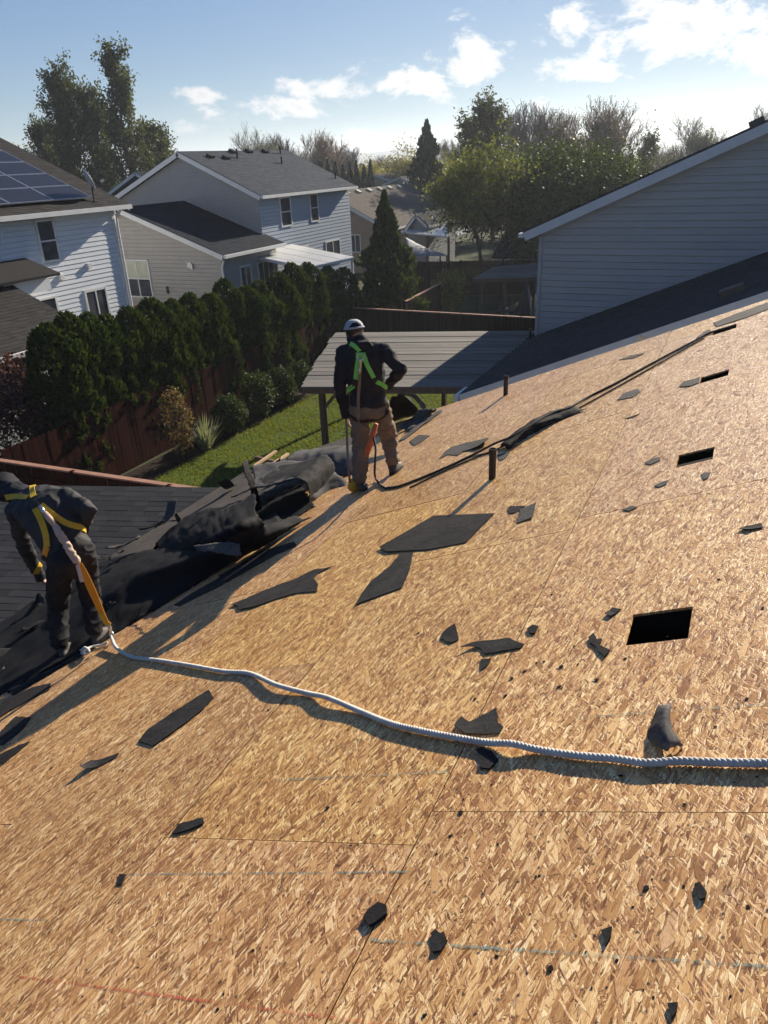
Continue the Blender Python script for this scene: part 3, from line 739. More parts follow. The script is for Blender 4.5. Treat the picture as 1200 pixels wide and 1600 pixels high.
scrap([(674, 1461), (682, 1455), (689, 1461), (695, 1459), (700, 1472), (690, 1488), (677, 1490), (680, 1474)], 'black notched piece lying on the teal chalk line', th=.006)
scrap([(940, 1456), (957, 1450), (955, 1467), (947, 1480), (944, 1467)], 'small triangular black chip just above the teal chalk line', th=.005)
scrap([(1086, 1384), (1095, 1381), (1105, 1396), (1103, 1406), (1095, 1409), (1088, 1398)], 'oval black piece alone above the right end of the teal chalk line', th=.006)
scrap([(1044, 1571), (1060, 1569), (1058, 1583), (1050, 1594), (1047, 1583)], 'small black chip at the bottom right corner of the deck', th=.005)
scrap([(691, 991), (700, 982), (712, 975), (717, 1000), (704, 1006), (690, 1000)], 'grey-black five-sided felt flake beside the joint left of the vent hole')
scrap([(722, 1016), (736, 1009), (752, 1004), (796, 998), (820, 1008), (813, 1014), (759, 1023), (750, 1014), (735, 1013)], 'long leaf-shaped black felt piece crossing the board joint', curl=.05)
scrap([(752, 1031), (768, 1030), (762, 1041), (751, 1049)], 'small dark triangle under the leaf-shaped felt piece')
scrap([(824, 984), (833, 978), (842, 980), (836, 991), (828, 991)], 'small black oval right of the leaf-shaped felt piece', th=.006)
scrap([(920, 998), (928, 991), (933, 1001), (941, 1000), (938, 1010), (946, 1014), (954, 1018), (946, 1028), (936, 1020), (930, 1010), (922, 1006)], 'crumpled black scrap left of the big square vent hole', th=.006, curl=.05)
scrap([(946, 961), (957, 950), (971, 953), (962, 960), (955, 965)], 'star-shaped black scrap above left of the big square vent hole', curl=.04)
scrap([(686, 718), (696, 706), (706, 699), (730, 692), (762, 686), (766, 692), (750, 701), (724, 706), (716, 712), (700, 711)], 'tattered grey felt piece left of the heaped felt on the dark rope', 'felt_grey', curl=.05)
scrap([(777, 711), (797, 708), (790, 716), (782, 721)], 'small grey chip beside the nearer vent pipe', 'felt_grey')
scrap([(964, 626), (975, 615), (996, 608), (1001, 613), (990, 621), (979, 623)], 'grey diamond of felt alone below the dark rope on the far deck', 'felt_grey')
scrap([(967, 563), (985, 556), (1009, 552), (990, 560)], 'thin flat grey sliver above the dark rope on the far deck', 'felt_grey')
scrap([(993, 534), (998, 524), (1012, 527), (1002, 533)], 'dark folded chip close to the far white roof edge', curl=.12)
scrap([(1115, 505), (1150, 491), (1200, 473), (1202, 483), (1165, 497), (1120, 511)], 'long grey strip at the top right end of the dark rope', 'felt_grey')
scrap([(1087, 529), (1098, 521), (1109, 515), (1112, 520), (1097, 527)], 'grey torn bit beside the farthest slot in the deck', 'felt_grey')
scrap([(1061, 605), (1068, 597), (1094, 590), (1092, 599), (1078, 604)], 'grey torn flap at the left of the narrow far vent hole', 'felt_grey')
scrap([(1007, 724), (1017, 719), (1031, 715), (1032, 720), (1016, 727)], 'small grey chip left of the middle vent hole', 'felt_grey')
scrap([(1095, 742), (1102, 739), (1111, 739), (1107, 747), (1100, 751)], 'small grey piece below the middle vent hole', 'felt_grey')
scrap([(1022, 760), (1034, 754), (1044, 751), (1042, 757), (1030, 762)], 'thin grey sliver below and left of the middle vent hole', 'felt_grey')
scrap([(1154, 829), (1166, 823), (1190, 818), (1193, 825), (1170, 830)], 'flat dark sliver at the right edge of the deck', curl=.05)
scrap([(640, 690), (655, 680), (672, 681), (660, 690), (648, 697)], 'flat grey felt strip right of the standing worker', 'felt_grey')
scrap([(0, 1145), (25, 1120), (50, 1122), (30, 1145), (5, 1165), (-20, 1165)], 'black felt piece at the left edge in the long shadow')
scrap([(-20, 1120), (10, 1095), (50, 1075), (80, 1068), (78, 1078), (45, 1095), (15, 1112), (-15, 1132)], 'black felt strip near the edge below the bending worker')
scrap([(-10, 1185), (30, 1165), (48, 1160), (30, 1175), (5, 1195)], 'slim black felt piece beyond the lower edge of the long shadow')
scrap([(972, 797), (986, 791), (996, 793), (984, 799)], 'small grey flake between the middle vent hole and the big square one', 'felt_grey')
scrap([(976, 655), (990, 650), (1000, 647), (988, 653)], 'thin dark splinter lying on the joint below the grey diamond')
# curled piece standing on its edge by the rope
gp = [[(1011, 1150, .006), (1024, 1165, .012), (1040, 1173, .020), (1056, 1166, .014), (1067, 1164, .006)],
      [(1015, 1138, .012), (1026, 1150, .034), (1040, 1156, .044), (1050, 1155, .036), (1060, 1154, .022)],
      [(1022, 1121, .012), (1030, 1128, .046), (1038, 1131, .056), (1043, 1132, .050), (1047, 1132, .030)],
      [(1030, 1100, .014), (1036, 1102, .040), (1041, 1102, .050), (1045, 1100, .046), (1048, 1098, .034)]]
def sheet(name, rows_, mt, th=.004, nu=6, nv=5, wr=.006, wf=6.0, seed=0, parent=None, ragged=.01, crease=0.0):
    """a bent sheet through a grid of points; h is the height above the deck, or a Vector is taken as it is"""
    G = [[(p if isinstance(p, Vector) else onroof(*p)) for p in r] for r in rows_]
    A = np.array([spline(r, nu) for r in G]); B = np.array([spline(A[:, k], nv) for k in range(A.shape[1])])   # (cols, rows, 3)
    nc, nr = B.shape[:2]
    P = B.copy(); du = np.gradient(B, axis=0); dv = np.gradient(B, axis=1)
    N = np.cross(du, dv); N /= np.linalg.norm(N, axis=2, keepdims=True) + 1e-9
    for i in range(nc):
        for j in range(nr):
            q = Vector(B[i, j]); w = wr * (noise.noise(q * wf + Vector((seed * 3.1, 0, 0))) + .4 * noise.noise(q * wf * 2.7 + Vector((0, seed, 0))) + crease * ((1 - abs(noise.noise(Vector((q.x * 1.3, q.y * .7, q.z)) * wf * .9 + Vector((seed, 7, 0))))) ** 5 - .25))
            P[i, j] += N[i, j] * w
            if i in (0, nc - 1): P[i, j] += du[i, j] * random.uniform(-.5, .5) * ragged / (np.linalg.norm(du[i, j]) + 1e-6)
            if j in (0, nr - 1): P[i, j] += dv[i, j] * random.uniform(-.5, .5) * ragged / (np.linalg.norm(dv[i, j]) + 1e-6)
    mb = MB(); T = P + N * th / 2; U = P - N * th / 2
    mb.v = [tuple(x) for x in T.reshape(-1, 3)] + [tuple(x) for x in U.reshape(-1, 3)]; K = nc * nr
    for i in range(nc - 1):
        for j in range(nr - 1):
            a, b, c, d_ = i * nr + j, (i + 1) * nr + j, (i + 1) * nr + j + 1, i * nr + j + 1
            mb.f += [(a, b, c, d_), (K + d_, K + c, K + b, K + a)]; mb.m += [0, 0]
    ring = [i * nr for i in range(nc)] + [(nc - 1) * nr + j for j in range(1, nr)] + [i * nr + nr - 1 for i in range(nc - 2, -1, -1)] + [j for j in range(nr - 2, 0, -1)]
    for k in range(len(ring)):
        a, b = ring[k], ring[(k + 1) % len(ring)]; mb.f.append((b, a, K + a, K + b)); mb.m.append(0)
    c = Vector(P.reshape(-1, 3).mean(axis=0))
    return mb.build(name, mt, parent, base=c, smooth=True)
tag(sheet('felt_scrap', gp, M['felt_grey'], .006, 5, 4, .003, 30), 'curled grey felt piece standing up on the deck above the rope at right', 'felt scrap', 'scraps of old roofing lying on the bare deck')
# crumbs
proto = []
for k in range(5):
    bm = bmesh.new(); n = random.randint(5, 7)
    vs = [bm.verts.new((math.cos(a) * random.uniform(.5, 1), math.sin(a) * random.uniform(.5, 1), 0)) for a in [2 * math.pi * i / n for i in range(n)]]
    f = bm.faces.new(vs); e = bmesh.ops.extrude_face_region(bm, geom=[f]); bmesh.ops.translate(bm, vec=(0, 0, .45), verts=[x for x in e['geom'] if isinstance(x, bmesh.types.BMVert)])
    bmesh.ops.recalc_face_normals(bm, faces=bm.faces[:]); me = bpy.data.meshes.new('felt_crumb'); bm.to_mesh(me); bm.free(); proto.append(me)
crumb_px = [(654, 989), (806, 1008), (800, 1060), (820, 1049), (838, 1036), (850, 1034), (877, 1042), (903, 1038), (878, 1075), (874, 1073), (932, 1063), (977, 1029), (1167, 1092), (862, 929), (1192, 950), (732, 956), (652, 990), (1020, 720), (510, 1265), (512, 1262), (340, 1290), (243, 1170), (340, 1578), (395, 1485), (704, 1306), (720, 1270), (860, 1514), (776, 1494), (663, 1587), (1052, 1573),
            (235, 973), (238, 969), (424, 1070), (432, 1064), (270, 1027), (470, 912), (1123, 905), (560, 1320), (80, 1200), (68, 1213), (270, 1110), (420, 1110), (560, 800), (742, 1092), (790, 1087), (716, 1158), (1010, 1388), (1068, 1385), (1118, 1135), (970, 1212)]
for k in range(70): crumb_px.append((random.uniform(40, 1190), random.uniform(800, 1580)))
for k, (u, v) in enumerate(crumb_px):
    p = onroof(u, v, .0005)
    if p.x < -4.4: continue
    o = link('felt_crumb', proto[k % 5], M['felt']); s = random.uniform(.006, .013) * (1 if k < 50 else .5)
    mm = (ROOF_M @ Matrix.Rotation(random.uniform(0, 6.28), 3, 'Z')).to_4x4() @ Matrix.Diagonal((s, s * random.uniform(.5, 1.1), s * .5, 1)); mm.translation = p; o.matrix_world = mm
    tag(o, 'tiny black crumb of old felt lying on the bare board deck', 'felt crumb', 'tiny felt crumbs scattered over the deck')

# ------------------------------------------------------------------ torn roofing heaped along the eave
HG = 'torn roofing heaped along the eave'
def heap(label, rows_, mt='felt_under', **kw):
    kw['nu'] = kw.get('nu', 6) + 6; kw['nv'] = kw.get('nv', 5) + 5; kw.setdefault('crease', .8); kw['ragged'] = kw.get('ragged', .03)
    return tag(sheet('torn_sheet', rows_, M[mt], **kw), label, 'torn roofing', HG)
heap('broad black underlayment sheet sagging along the eave behind the bending worker',
     [[(-60, 1008, .05), (60, 935, .10), (150, 880, .16), (240, 858, .20), (330, 838, .18), (430, 800, .10)],
      [(-60, 1040, .10), (65, 968, .16), (160, 915, .24), (250, 880, .26), (340, 855, .2), (435, 808, .1)],
      [(-60, 1085, .05), (70, 1015, .07), (170, 960, .10), (260, 910, .12), (350, 870, .1), (445, 818, .05)],
      [(-60, 1122, .012), (55, 1058, .012), (160, 1000, .012), (262, 940, .012), (352, 884, .012), (452, 824, .012)]], nu=8, wr=.022, wf=4.5, seed=1)
heap('dark rolled underlayment hump in the middle of the heap',
     [[(235, 868, .02), (262, 845, .04), (310, 815, .05), (350, 803, .06), (388, 785, .08)],
      [(243, 850, .17), (272, 822, .26), (322, 796, .31), (360, 792, .33), (398, 772, .36)],
      [(255, 868, .20), (298, 850, .28), (336, 836, .32), (372, 820, .33), (402, 804, .30)],
      [(285, 890, .02), (325, 876, .03), (364, 861, .04), (400, 846, .03), (428, 830, .02)]], nu=7, wr=.028, wf=5, seed=2)
Y3 = 6.3
rim = [(392, 764), (420, 760), (446, 753), (465, 748), (479, 757), (483, 776), (478, 796), (460, 812), (428, 824), (394, 830)]
heap('curled felt roll lying open towards us beside the standing worker',
     [[atY(u, v, Y3 + random.uniform(-.02, .02)) for u, v in rim],
      [atY(u, v, Y3) + Vector((-.05, .35, -.01)) for u, v in rim],
      [atY(u, v * .97 + 22, Y3) + Vector((-.12, .8, -.04)) for u, v in rim]], 'felt', nu=5, nv=6, wr=.010, wf=7, seed=3)
heap('narrow black flap sticking up from the heap of torn roofing',
     [[atY(377, 722, 6.25), atY(384, 745, 6.28), atY(392, 768, 6.32), atY(400, 800, 6.35)], [atY(385, 718, 6.42), atY(393, 740, 6.42), atY(402, 763, 6.45), atY(410, 795, 6.45)]], 'felt', nu=4, nv=4, wr=.006, seed=4)
heap('dusty grey felt sheet bridging the top of the curled roll',
     [[atY(393, 763, 6.33), atY(420, 759, 6.33), atY(464, 747, 6.33), atY(482, 762, 6.33), atY(483, 788, 6.33)],
      [atY(397, 745, 6.75), atY(430, 742, 6.75), atY(472, 739, 6.75), atY(500, 768, 6.6), atY(498, 792, 6.4)],
      [atY(393, 728, 7.3), atY(425, 722, 7.3), atY(482, 722, 7.3), atY(530, 742, 7.0), atY(548, 768, 6.5)]], 'felt_grey', nu=6, nv=5, wr=.016, wf=5, seed=5)
heap('humped grey felt sheet behind the standing worker at the roof corner',
     [[atY(436, 730, 7.3), atY(470, 735, 7.3), atY(520, 742, 7.2), atY(560, 752, 7.0)],
      [atY(452, 713, 7.6), atY(482, 709, 7.7), atY(522, 704, 7.7), atY(560, 706, 7.6)],
      [atY(468, 705, 8.1), atY(492, 703, 8.2), atY(522, 699, 8.2), atY(560, 697, 8.2)],
      [atY(470, 720, 8.5), atY(495, 718, 8.6), atY(525, 712, 8.6), atY(560, 706, 8.6)]], 'felt_grey', nu=6, nv=5, wr=.02, wf=4, seed=6)
heap('pale torn shard lying on the near side of the heap',
     [[(303, 853, .30), (325, 850, .31), (352, 847, .33), (374, 850, .32)], [(308, 860, .28), (330, 862, .29), (355, 866, .28), (376, 868, .24)]], 'felt_grey', nu=5, nv=3, wr=.01, seed=7)
heap('brown torn flap with a hole at the left end of the heap',
     [[(244, 852, .10), (254, 838, .12), (266, 828, .14)], [(250, 858, .13), (262, 846, .15), (276, 834, .17)]], 'granule', nu=4, nv=3, wr=.01, seed=8)
heap('black folded sheet draped down the near side of the heap',
     [[(330, 848, .26), (368, 841, .27), (412, 822, .22), (462, 806, .07)], [(310, 872, .15), (365, 860, .15), (420, 838, .11), (476, 810, .04)], [(300, 900, .012), (365, 878, .012), (425, 845, .012), (488, 808, .012)]], 'felt_under', nu=6, nv=4, wr=.02, wf=5, seed=9)
heap('dark sheet propped up between the standing worker and the far corner',
     [[(600, 668, .02), (625, 655, .02), (655, 648, .02)], [(604, 640, .30), (630, 628, .30), (650, 636, .18)], [(612, 620, .45), (628, 617, .44), (640, 622, .30)]], 'felt_under', nu=5, nv=4, wr=.015, seed=10)
heap('pale curved sheet leaning over the far roof corner',
     [[(618, 617, .42), (640, 619, .40), (652, 628, .34), (660, 640, .26)], [(626, 614, .46), (648, 616, .44), (660, 627, .36), (666, 636, .28)]], 'felt_grey', nu=5, nv=3, wr=.006, seed=11)
heap('crinkled grey felt sheet on the far roof corner behind the worker',
     [[(618, 668, .06), (640, 655, .10), (664, 634, .16)], [(632, 670, .03), (652, 655, .06), (672, 640, .12)], [(640, 674, .01), (664, 656, .02), (684, 640, .03)]], 'felt_grey', nu=5, nv=4, wr=.03, wf=9, seed=12, ragged=.03)
heap('flat dark strip on the board edge behind the standing worker',
     [[(622, 690, .01), (650, 665, .015), (690, 638, .015)], [(632, 686, .01), (660, 664, .02), (692, 642, .01)]], 'felt_grey', nu=5, nv=3, wr=.008, seed=13)
heap('black torn sheet under the feet of the bending worker',
     [[(0, 1075, .012), (70, 1020, .014), (120, 1000, .014), (170, 975, .014)], [(20, 1085, .012), (80, 1050, .012), (130, 1022, .012), (178, 990, .012)]], 'felt', nu=6, nv=4, wr=.008, seed=14)
heap('added black sheet darkening the inside of the open curled roll', [[(380, 790, .02), (405, 772, .06), (440, 760, .08), (470, 758, .06)], [(388, 815, .015), (420, 806, .02), (455, 792, .03), (484, 778, .03)], [(400, 838, .012), (432, 824, .012), (466, 806, .012), (492, 790, .012)]], 'felt_under', nu=5, nv=4, wr=.012, seed=21)  # black sheet added so the inside of the roll looks shaded
# offcuts: stiff torn pieces, each bent its own way, all through the heap
rs_ = random.Random(12)
for k in range(30):
    t = (k + rs_.random()) / 30; x = -7.0 + 2.6 * rs_.random() ** .8 - .25; y = 3.2 + 6.0 * t; x += .10 * (y - 3.2)
    if x > -4.75 + .16 * (y - 3.2): x -= .5
    if 5.5 < y < 6.7 and x > -5.6: x -= .8
    c = rp(x, y, .03 + .28 * math.exp(-((y - 5.6) / 1.6) ** 2) * math.exp(-((x + 5.6) / .8) ** 2) * (1.2 if rs_.random() < .6 else .4)); a = rs_.uniform(0, 6.28); e1 = RU * math.cos(a) + Vector((0, 1, 0)) * math.sin(a); e2 = RN.cross(e1)
    ln, wd, cu = rs_.uniform(.12, .42), rs_.uniform(.05, .20), rs_.uniform(-.6, 2.0); rows2 = []
    for i in range(4):
        f = i / 3 - .5; row = []
        for j in range(3):
            g_ = j / 2 - .5; row.append(c + e1 * (f * ln) + e2 * (g_ * wd * rs_.uniform(.6, 1.2)) + RN * (.012 + abs(cu) * ln * .6 * (max(0, f + .2 if cu > 0 else .2 - f)) ** 2 + abs(g_) * .02 + rs_.uniform(0, .015)))
        rows2.append(row)
    tag(sheet('torn_offcut', rows2, M[rs_.choice(['felt', 'felt_under', 'felt', 'felt_grey', 'granule'])], .004, 4, 3, .012, 9, 40 + k, None, .03, 1.2), 'torn bent offcut of old roofing in the heap, ' + ('beside the bending worker' if t < .3 else 'before the dark rolled hump' if t < .55 else 'around the curled felt roll' if t < .8 else 'behind the standing worker'), 'torn roofing', 'torn offcuts lying in the heap along the eave')
# felt heap on the dark rope
tag(sheet('torn_sheet', [[(780, 696, .02), (826, 659, .10), (862, 643, .06), (890, 634, .02)], [(790, 698, .04), (830, 668, .07), (866, 652, .05), (900, 637, .02)], [(792, 704, .01), (826, 682, .01), (856, 665, .01), (914, 640, .008)]], M['felt'], nu=7, nv=4, wr=.018, wf=9, seed=15, ragged=.03),
    'bunched black felt heap under the dark rope up the slope', 'torn roofing')
# two sticks of timber on the far side of the heap
for (p, q, lab) in [((398, 728), (431, 705), 'long pale timber stick poking out behind the heap'), ((424, 727), (450, 709), 'short pale timber stick beside the longer one behind the heap')]:
    a, b = atY(*p, 9.4), atY(*q, 10.3); mb = MB(); mb.bar(a, b, .05, .035); tag(mb.build('timber_stick', M['lumber'], base=a), lab, 'timber', 'timber behind the heap')
mb = MB(); a, b = atY(399, 716, 9.9), atY(440, 726, 9.9); mb.bar(a, b, .05, .09); tag(mb.build('timber_beam', M['brown_wood'], base=a), 'dark timber beam lying behind the grey felt hump', 'timber', 'timber behind the heap')

# ------------------------------------------------------------------ ropes
def twisted_rope(name, path, rad, mt, pitch, parent=None, strands=3, n=6, per=8):
    """laid rope: strands wound round a path, each a real tube"""
    P = spline(path, 14); seg = np.linalg.norm(np.diff(P, axis=0), axis=1); s = np.concatenate([[0], np.cumsum(seg)])
    ns = int(s[-1] / pitch * per) + 2; t = np.linspace(0, s[-1], ns)
    C = np.stack([np.interp(t, s, P[:, k]) for k in range(3)], 1)
    T = np.gradient(C, axis=0); T /= np.linalg.norm(T, axis=1, keepdims=True)
    a = np.cross(T, np.array(RN)); a /= np.linalg.norm(a, axis=1, keepdims=True) + 1e-9; b = np.cross(T, a)
    mb = MB(); rs = rad * .52
    for k in range(strands):
        ph = 2 * math.pi * (t / pitch + k / strands)
        Q = C + (a * np.cos(ph)[:, None] + b * np.sin(ph)[:, None]) * (rad - rs) * 1.12
        mb.tube([Vector(x) for x in Q], rs, n)
    return mb.build(name, mt, parent, smooth=True, base=Vector(C[0]))
RR = .0135
rp_px = [(174, 996), (182, 1012), (205, 1026), (250, 1032), (300, 1040), (350, 1049), (390, 1052), (432, 1070), (480, 1083), (512, 1090), (560, 1110), (610, 1130), (655, 1141), (700, 1150), (760, 1160), (800, 1162), (840, 1171), (900, 1180), (960, 1185), (1010, 1192), (1060, 1189), (1120, 1191), (1200, 1192), (1290, 1188), (1400, 1180)]
path = [onroof(u, v, RR + .001 + (.012 if k in (1, 7, 9, 15) else 0)) for k, (u, v) in enumerate(rp_px)]
path[0] = onroof(174, 996, .05)
tag(twisted_rope('safety_rope', path, RR, M['rope'], .047), 'white twisted safety rope lying across the bare board deck', 'rope')
dk = [(604, 762), (625, 759), (660, 746), (700, 729), (740, 710), (775, 692), (800, 682), (830, 664), (862, 646), (890, 637), (920, 620), (960, 600), (1000, 578), (1050, 551), (1090, 530), (1112, 519), (1150, 508)]
hh = [.012] * 5 + [.05, .09, .09, .07, .04] + [.012] * 7
path = [onroof(u, v, h) for (u, v), h in zip(dk, hh)]
tag(twisted_rope('lifeline_rope', path, .012, M['rope_dark'], .05, per=6, n=5), 'dark lifeline rope running up the slope from the standing worker', 'rope')
dk2 = [(640, 762), (690, 738), (740, 716), (790, 696), (836, 672), (900, 640), (960, 607), (1040, 562), (1100, 528)]
tag(twisted_rope('lifeline_rope', [onroof(u, v, .010) for u, v in dk2], .009, M['rope_dark'], .05, per=5, n=5), 'thinner dark cord lying beside the lifeline up the slope', 'rope')
# ------------------------------------------------------------------ people
def limb(mb, pts, radii, n=14):
    """tapered, round-ended limb through joints"""
    pts = [Vector(p) for p in pts]; P = []; R = []
    for i in range(len(pts) - 1):
        for k in range(5):
            t = k / 5; P.append(pts[i].lerp(pts[i + 1], t)); R.append(radii[i] + (radii[i + 1] - radii[i]) * t)
    P.append(pts[-1]); R.append(radii[-1])
    mb.tube(P, R, n)
    for p, r in zip(pts, radii): mb.ball(p, r * 1.005, n, 9)
def loft(mb, rings, n=22):
    """rings: (centre, half-width vector, half-depth vector); closed body with a slightly square section"""
    C = spline([list(r[0]) + list(r[1]) + list(r[2]) for r in rings], 4); b = len(mb.v)
    for r in C:
        c, a, d_ = Vector(r[0:3]), Vector(r[3:6]), Vector(r[6:9])
        for k in range(n):
            t = 2 * math.pi * k / n; x, y = math.cos(t), math.sin(t)
            x = math.copysign(abs(x) ** .82, x); y = math.copysign(abs(y) ** .82, y)
            mb.v.append(tuple(c + a * x + d_ * y))
    m_ = len(C)
    for i in range(m_ - 1):
        for k in range(n):
            k2 = (k + 1) % n; mb.f.append((b + i * n + k, b + i * n + k2, b + (i + 1) * n + k2, b + (i + 1) * n + k)); mb.m.append(0)
    mb.f.append(tuple(b + k for k in range(n))[::-1]); mb.f.append(tuple(b + (m_ - 1) * n + k for k in range(n))); mb.m += [0, 0]
def fuse(mb, name, mt, parent, voxel, smooth=6, wrinkle=0.0, wf=14.0, seed=0, stretch=(1, 1, 1)):
    """one continuous skin over overlapping forms, with cloth creases"""
    o = mb.build(name, mt, parent)
    bm = bmesh.new(); bm.from_mesh(o.data); bmesh.ops.recalc_face_normals(bm, faces=bm.faces[:]); bm.to_mesh(o.data); bm.free()
    md = o.modifiers.new('r', 'REMESH'); md.mode = 'VOXEL'; md.voxel_size = voxel; md.use_smooth_shade = True
    ms = o.modifiers.new('s', 'SMOOTH'); ms.iterations = smooth; ms.factor = .5
    dg = bpy.context.evaluated_depsgraph_get(); me = bpy.data.meshes.new_from_object(o.evaluated_get(dg), depsgraph=dg)
    o.modifiers.clear(); old = o.data; o.data = me; me.name = name; bpy.data.meshes.remove(old)
    if not me.materials: me.materials.append(mt)
    if wrinkle:
        n = len(me.vertices); co = np.empty(n * 3, np.float32); no = np.empty(n * 3, np.float32)
        me.vertices.foreach_get('co', co); me.vertices.foreach_get('normal', no); co = co.reshape(-1, 3); no = no.reshape(-1, 3)
        st = Vector(stretch)
        for i in range(n):
            q = Vector(co[i]); q = Vector((q.x * st.x, q.y * st.y, q.z * st.z)) * wf + Vector((seed, 0, 0))
            a = noise.noise(q); r1 = (1 - abs(noise.noise(q * .8 + Vector((3, 1, seed))))) ** 3
            co[i] += no[i] * wrinkle * (a * .5 + r1 * .9 - .5)
        me.vertices.foreach_set('co', co.ravel())
    me.polygons.foreach_set('use_smooth', [True] * len(me.polygons)); me.update()
    return o
def hand(mb, wrist, d_, palm_n, s=1.0, curl=.5, thumb=1):
    """palm, four unequal bent fingers and a thumb leaving the side of the palm"""
    d_, palm_n = Vector(d_).normalized(), Vector(palm_n).normalized(); sd = d_.cross(palm_n).normalized()
    w = Vector(wrist)
    loft(mb, [(w, sd * .026 * s, palm_n * .018 * s), (w + d_ * .035 * s, sd * .038 * s, palm_n * .017 * s), (w + d_ * .085 * s, sd * .042 * s, palm_n * .014 * s), (w + d_ * .095 * s, sd * .038 * s, palm_n * .011 * s)], 14)
    for k, L in enumerate((.068, .078, .072, .056)):
        p = w + d_ * .088 * s + sd * (.030 - .020 * k) * s; dd = d_; pts = [p]
        for j in range(3):
            dd = (dd + palm_n * curl * .55).normalized(); p = p + dd * L * s * (.44, .32, .24)[j]; pts.append(p)
        limb(mb, pts, [.0095 * s, .009 * s, .0082 * s, .007 * s], 8)
    p = w + d_ * .030 * s + sd * .034 * s * thumb; dd = (d_ * .75 + sd * .65 * thumb + palm_n * .25).normalized()
    limb(mb, [p - sd * .012 * thumb, p + dd * .034 * s, p + dd * .034 * s + (dd + d_ * .8 + palm_n * .4).normalized() * .030 * s], [.013 * s, .0105 * s, .008 * s], 8)
def head_form(mb, c, fw, up, s=1.0):
    fw, up = Vector(fw).normalized(), Vector(up).normalized(); sd = fw.cross(up).normalized(); up = sd.cross(fw)
    Mx = Matrix((sd, fw, up)).transposed()
    mb.ball(c, (.076 * s, .096 * s, .112 * s), 18, 13, Mx)
    mb.ball(c + up * -.055 * s + fw * .028 * s, (.056 * s, .062 * s, .062 * s), 14, 9, Mx)                    # jaw
    mb.ball(c + fw * .098 * s - up * .012 * s, (.014 * s, .020 * s, .026 * s), 8, 7, Mx)                      # nose
    mb.ball(c + fw * .086 * s - up * .058 * s, (.026 * s, .012 * s, .011 * s), 8, 7, Mx)                      # lips
    for k in (-1, 1):
        mb.ball(c + sd * .077 * s * k - fw * .004 * s - up * .012 * s, (.010 * s, .020 * s, .032 * s), 8, 7, Mx)  # ears
        mb.ball(c + sd * .031 * s * k + fw * .080 * s + up * .008 * s, (.017 * s, .015 * s, .012 * s), 8, 7, Mx)  # eyes under the brow
    return sd, fw, up
def ribbon(name, path, w, th, mt, parent, norms=None):
    """webbing along a path; norms orient its flat side"""
    P = [Vector(p) for p in path]; N_ = [Vector(n) for n in norms]; mb = MB(); S = []
    for i, p in enumerate(P):
        t = (P[min(i + 1, len(P) - 1)] - P[max(i - 1, 0)]).normalized(); n = N_[i]; n = (n - t * n.dot(t)).normalized(); s = t.cross(n)
        ww = (w[i] if hasattr(w, '__len__') else w) / 2
        S.append((p - s * ww, p + s * ww, n))
    for i in range(len(S) - 1):
        a, b, n0 = S[i]; c, d_, n1 = S[i + 1]; u0, u1 = n0 * th, n1 * th
        i0 = len(mb.v); mb.v += [tuple(x) for x in (a + u0, b + u0, d_ + u1, c + u1, a, b, d_, c)]
        mb.f += [(i0, i0 + 1, i0 + 2, i0 + 3), (i0 + 7, i0 + 6, i0 + 5, i0 + 4), (i0, i0 + 3, i0 + 7, i0 + 4), (i0 + 1, i0 + 5, i0 + 6, i0 + 2)]; mb.m += [0] * 4
        if i == 0: mb.f.append((i0, i0 + 4, i0 + 5, i0 + 1)); mb.m.append(0)
        if i == len(S) - 2: mb.f.append((i0 + 3, i0 + 2, i0 + 6, i0 + 7)); mb.m.append(0)
    return mb.build(name, mt, parent)
def bvh(objs):
    V, F = [], []
    for o in objs:
        off = root_of(o); b = len(V); V += [v.co + off for v in o.data.vertices]; F += [[b + i for i in p.vertices] for p in o.data.polygons]
    return BVHTree.FromPolygons(V, F)
def lay(tree, px, lift=.006, n=7):
    """webbing laid over clothes: points on the cloth and its normals"""
    q = spline([(u, v, 0) for u, v in px], n); P, N_ = [], []
    for u, v, _ in q:
        d_ = ray(u, v).normalized(); h = tree.ray_cast(EYE, d_)
        if h[0] is None: continue
        nn = h[1] if h[1].dot(d_) < 0 else -h[1]
        P.append(h[0]); N_.append(nn)
    for _ in range(3):
        N_ = [(N_[max(i - 1, 0)] + N_[i] * 2 + N_[min(i + 1, len(N_) - 1)]).normalized() for i in range(len(N_))]
        P = [P[0]] + [(P[i - 1] + P[i] * 2 + P[i + 1]) / 4 for i in range(1, len(P) - 1)] + [P[-1]]
    return [p + n_ * lift for p, n_ in zip(P, N_)], N_
def boot(parent, ankle, sole, fw, s=1.0):
    """ankle boot standing on the slope"""
    fw = Vector(fw); fw = (fw - RN * fw.dot(RN)).normalized(); sd = fw.cross(RN).normalized(); mb = MB(); sole = Vector(sole)
    loft(mb, [(sole + RN * .008 - fw * .0, sd * .046 * s, fw * .125 * s), (sole + RN * .03, sd * .048 * s, fw * .13 * s), (sole + RN * .055 + fw * .01, sd * .044 * s, fw * .115 * s), (sole + RN * .085 - fw * .02, sd * .040 * s, fw * .075 * s)], 20)
    c = Vector(ankle); heel = sole - fw * .045 * s + RN * .07
    limb(mb, [heel, c, c + (c - heel).normalized() * .05], [.050 * s, .050 * s, .054 * s], 14)
    o = fuse(mb, 'boot', M['boot'], parent, .009, 3)
    m2 = MB(); loft(m2, [(sole + RN * .000, sd * .050 * s, fw * .134 * s), (sole + RN * .016, sd * .051 * s, fw * .135 * s)], 20); m2.build('sole', M['strap_black'], o)
    return o

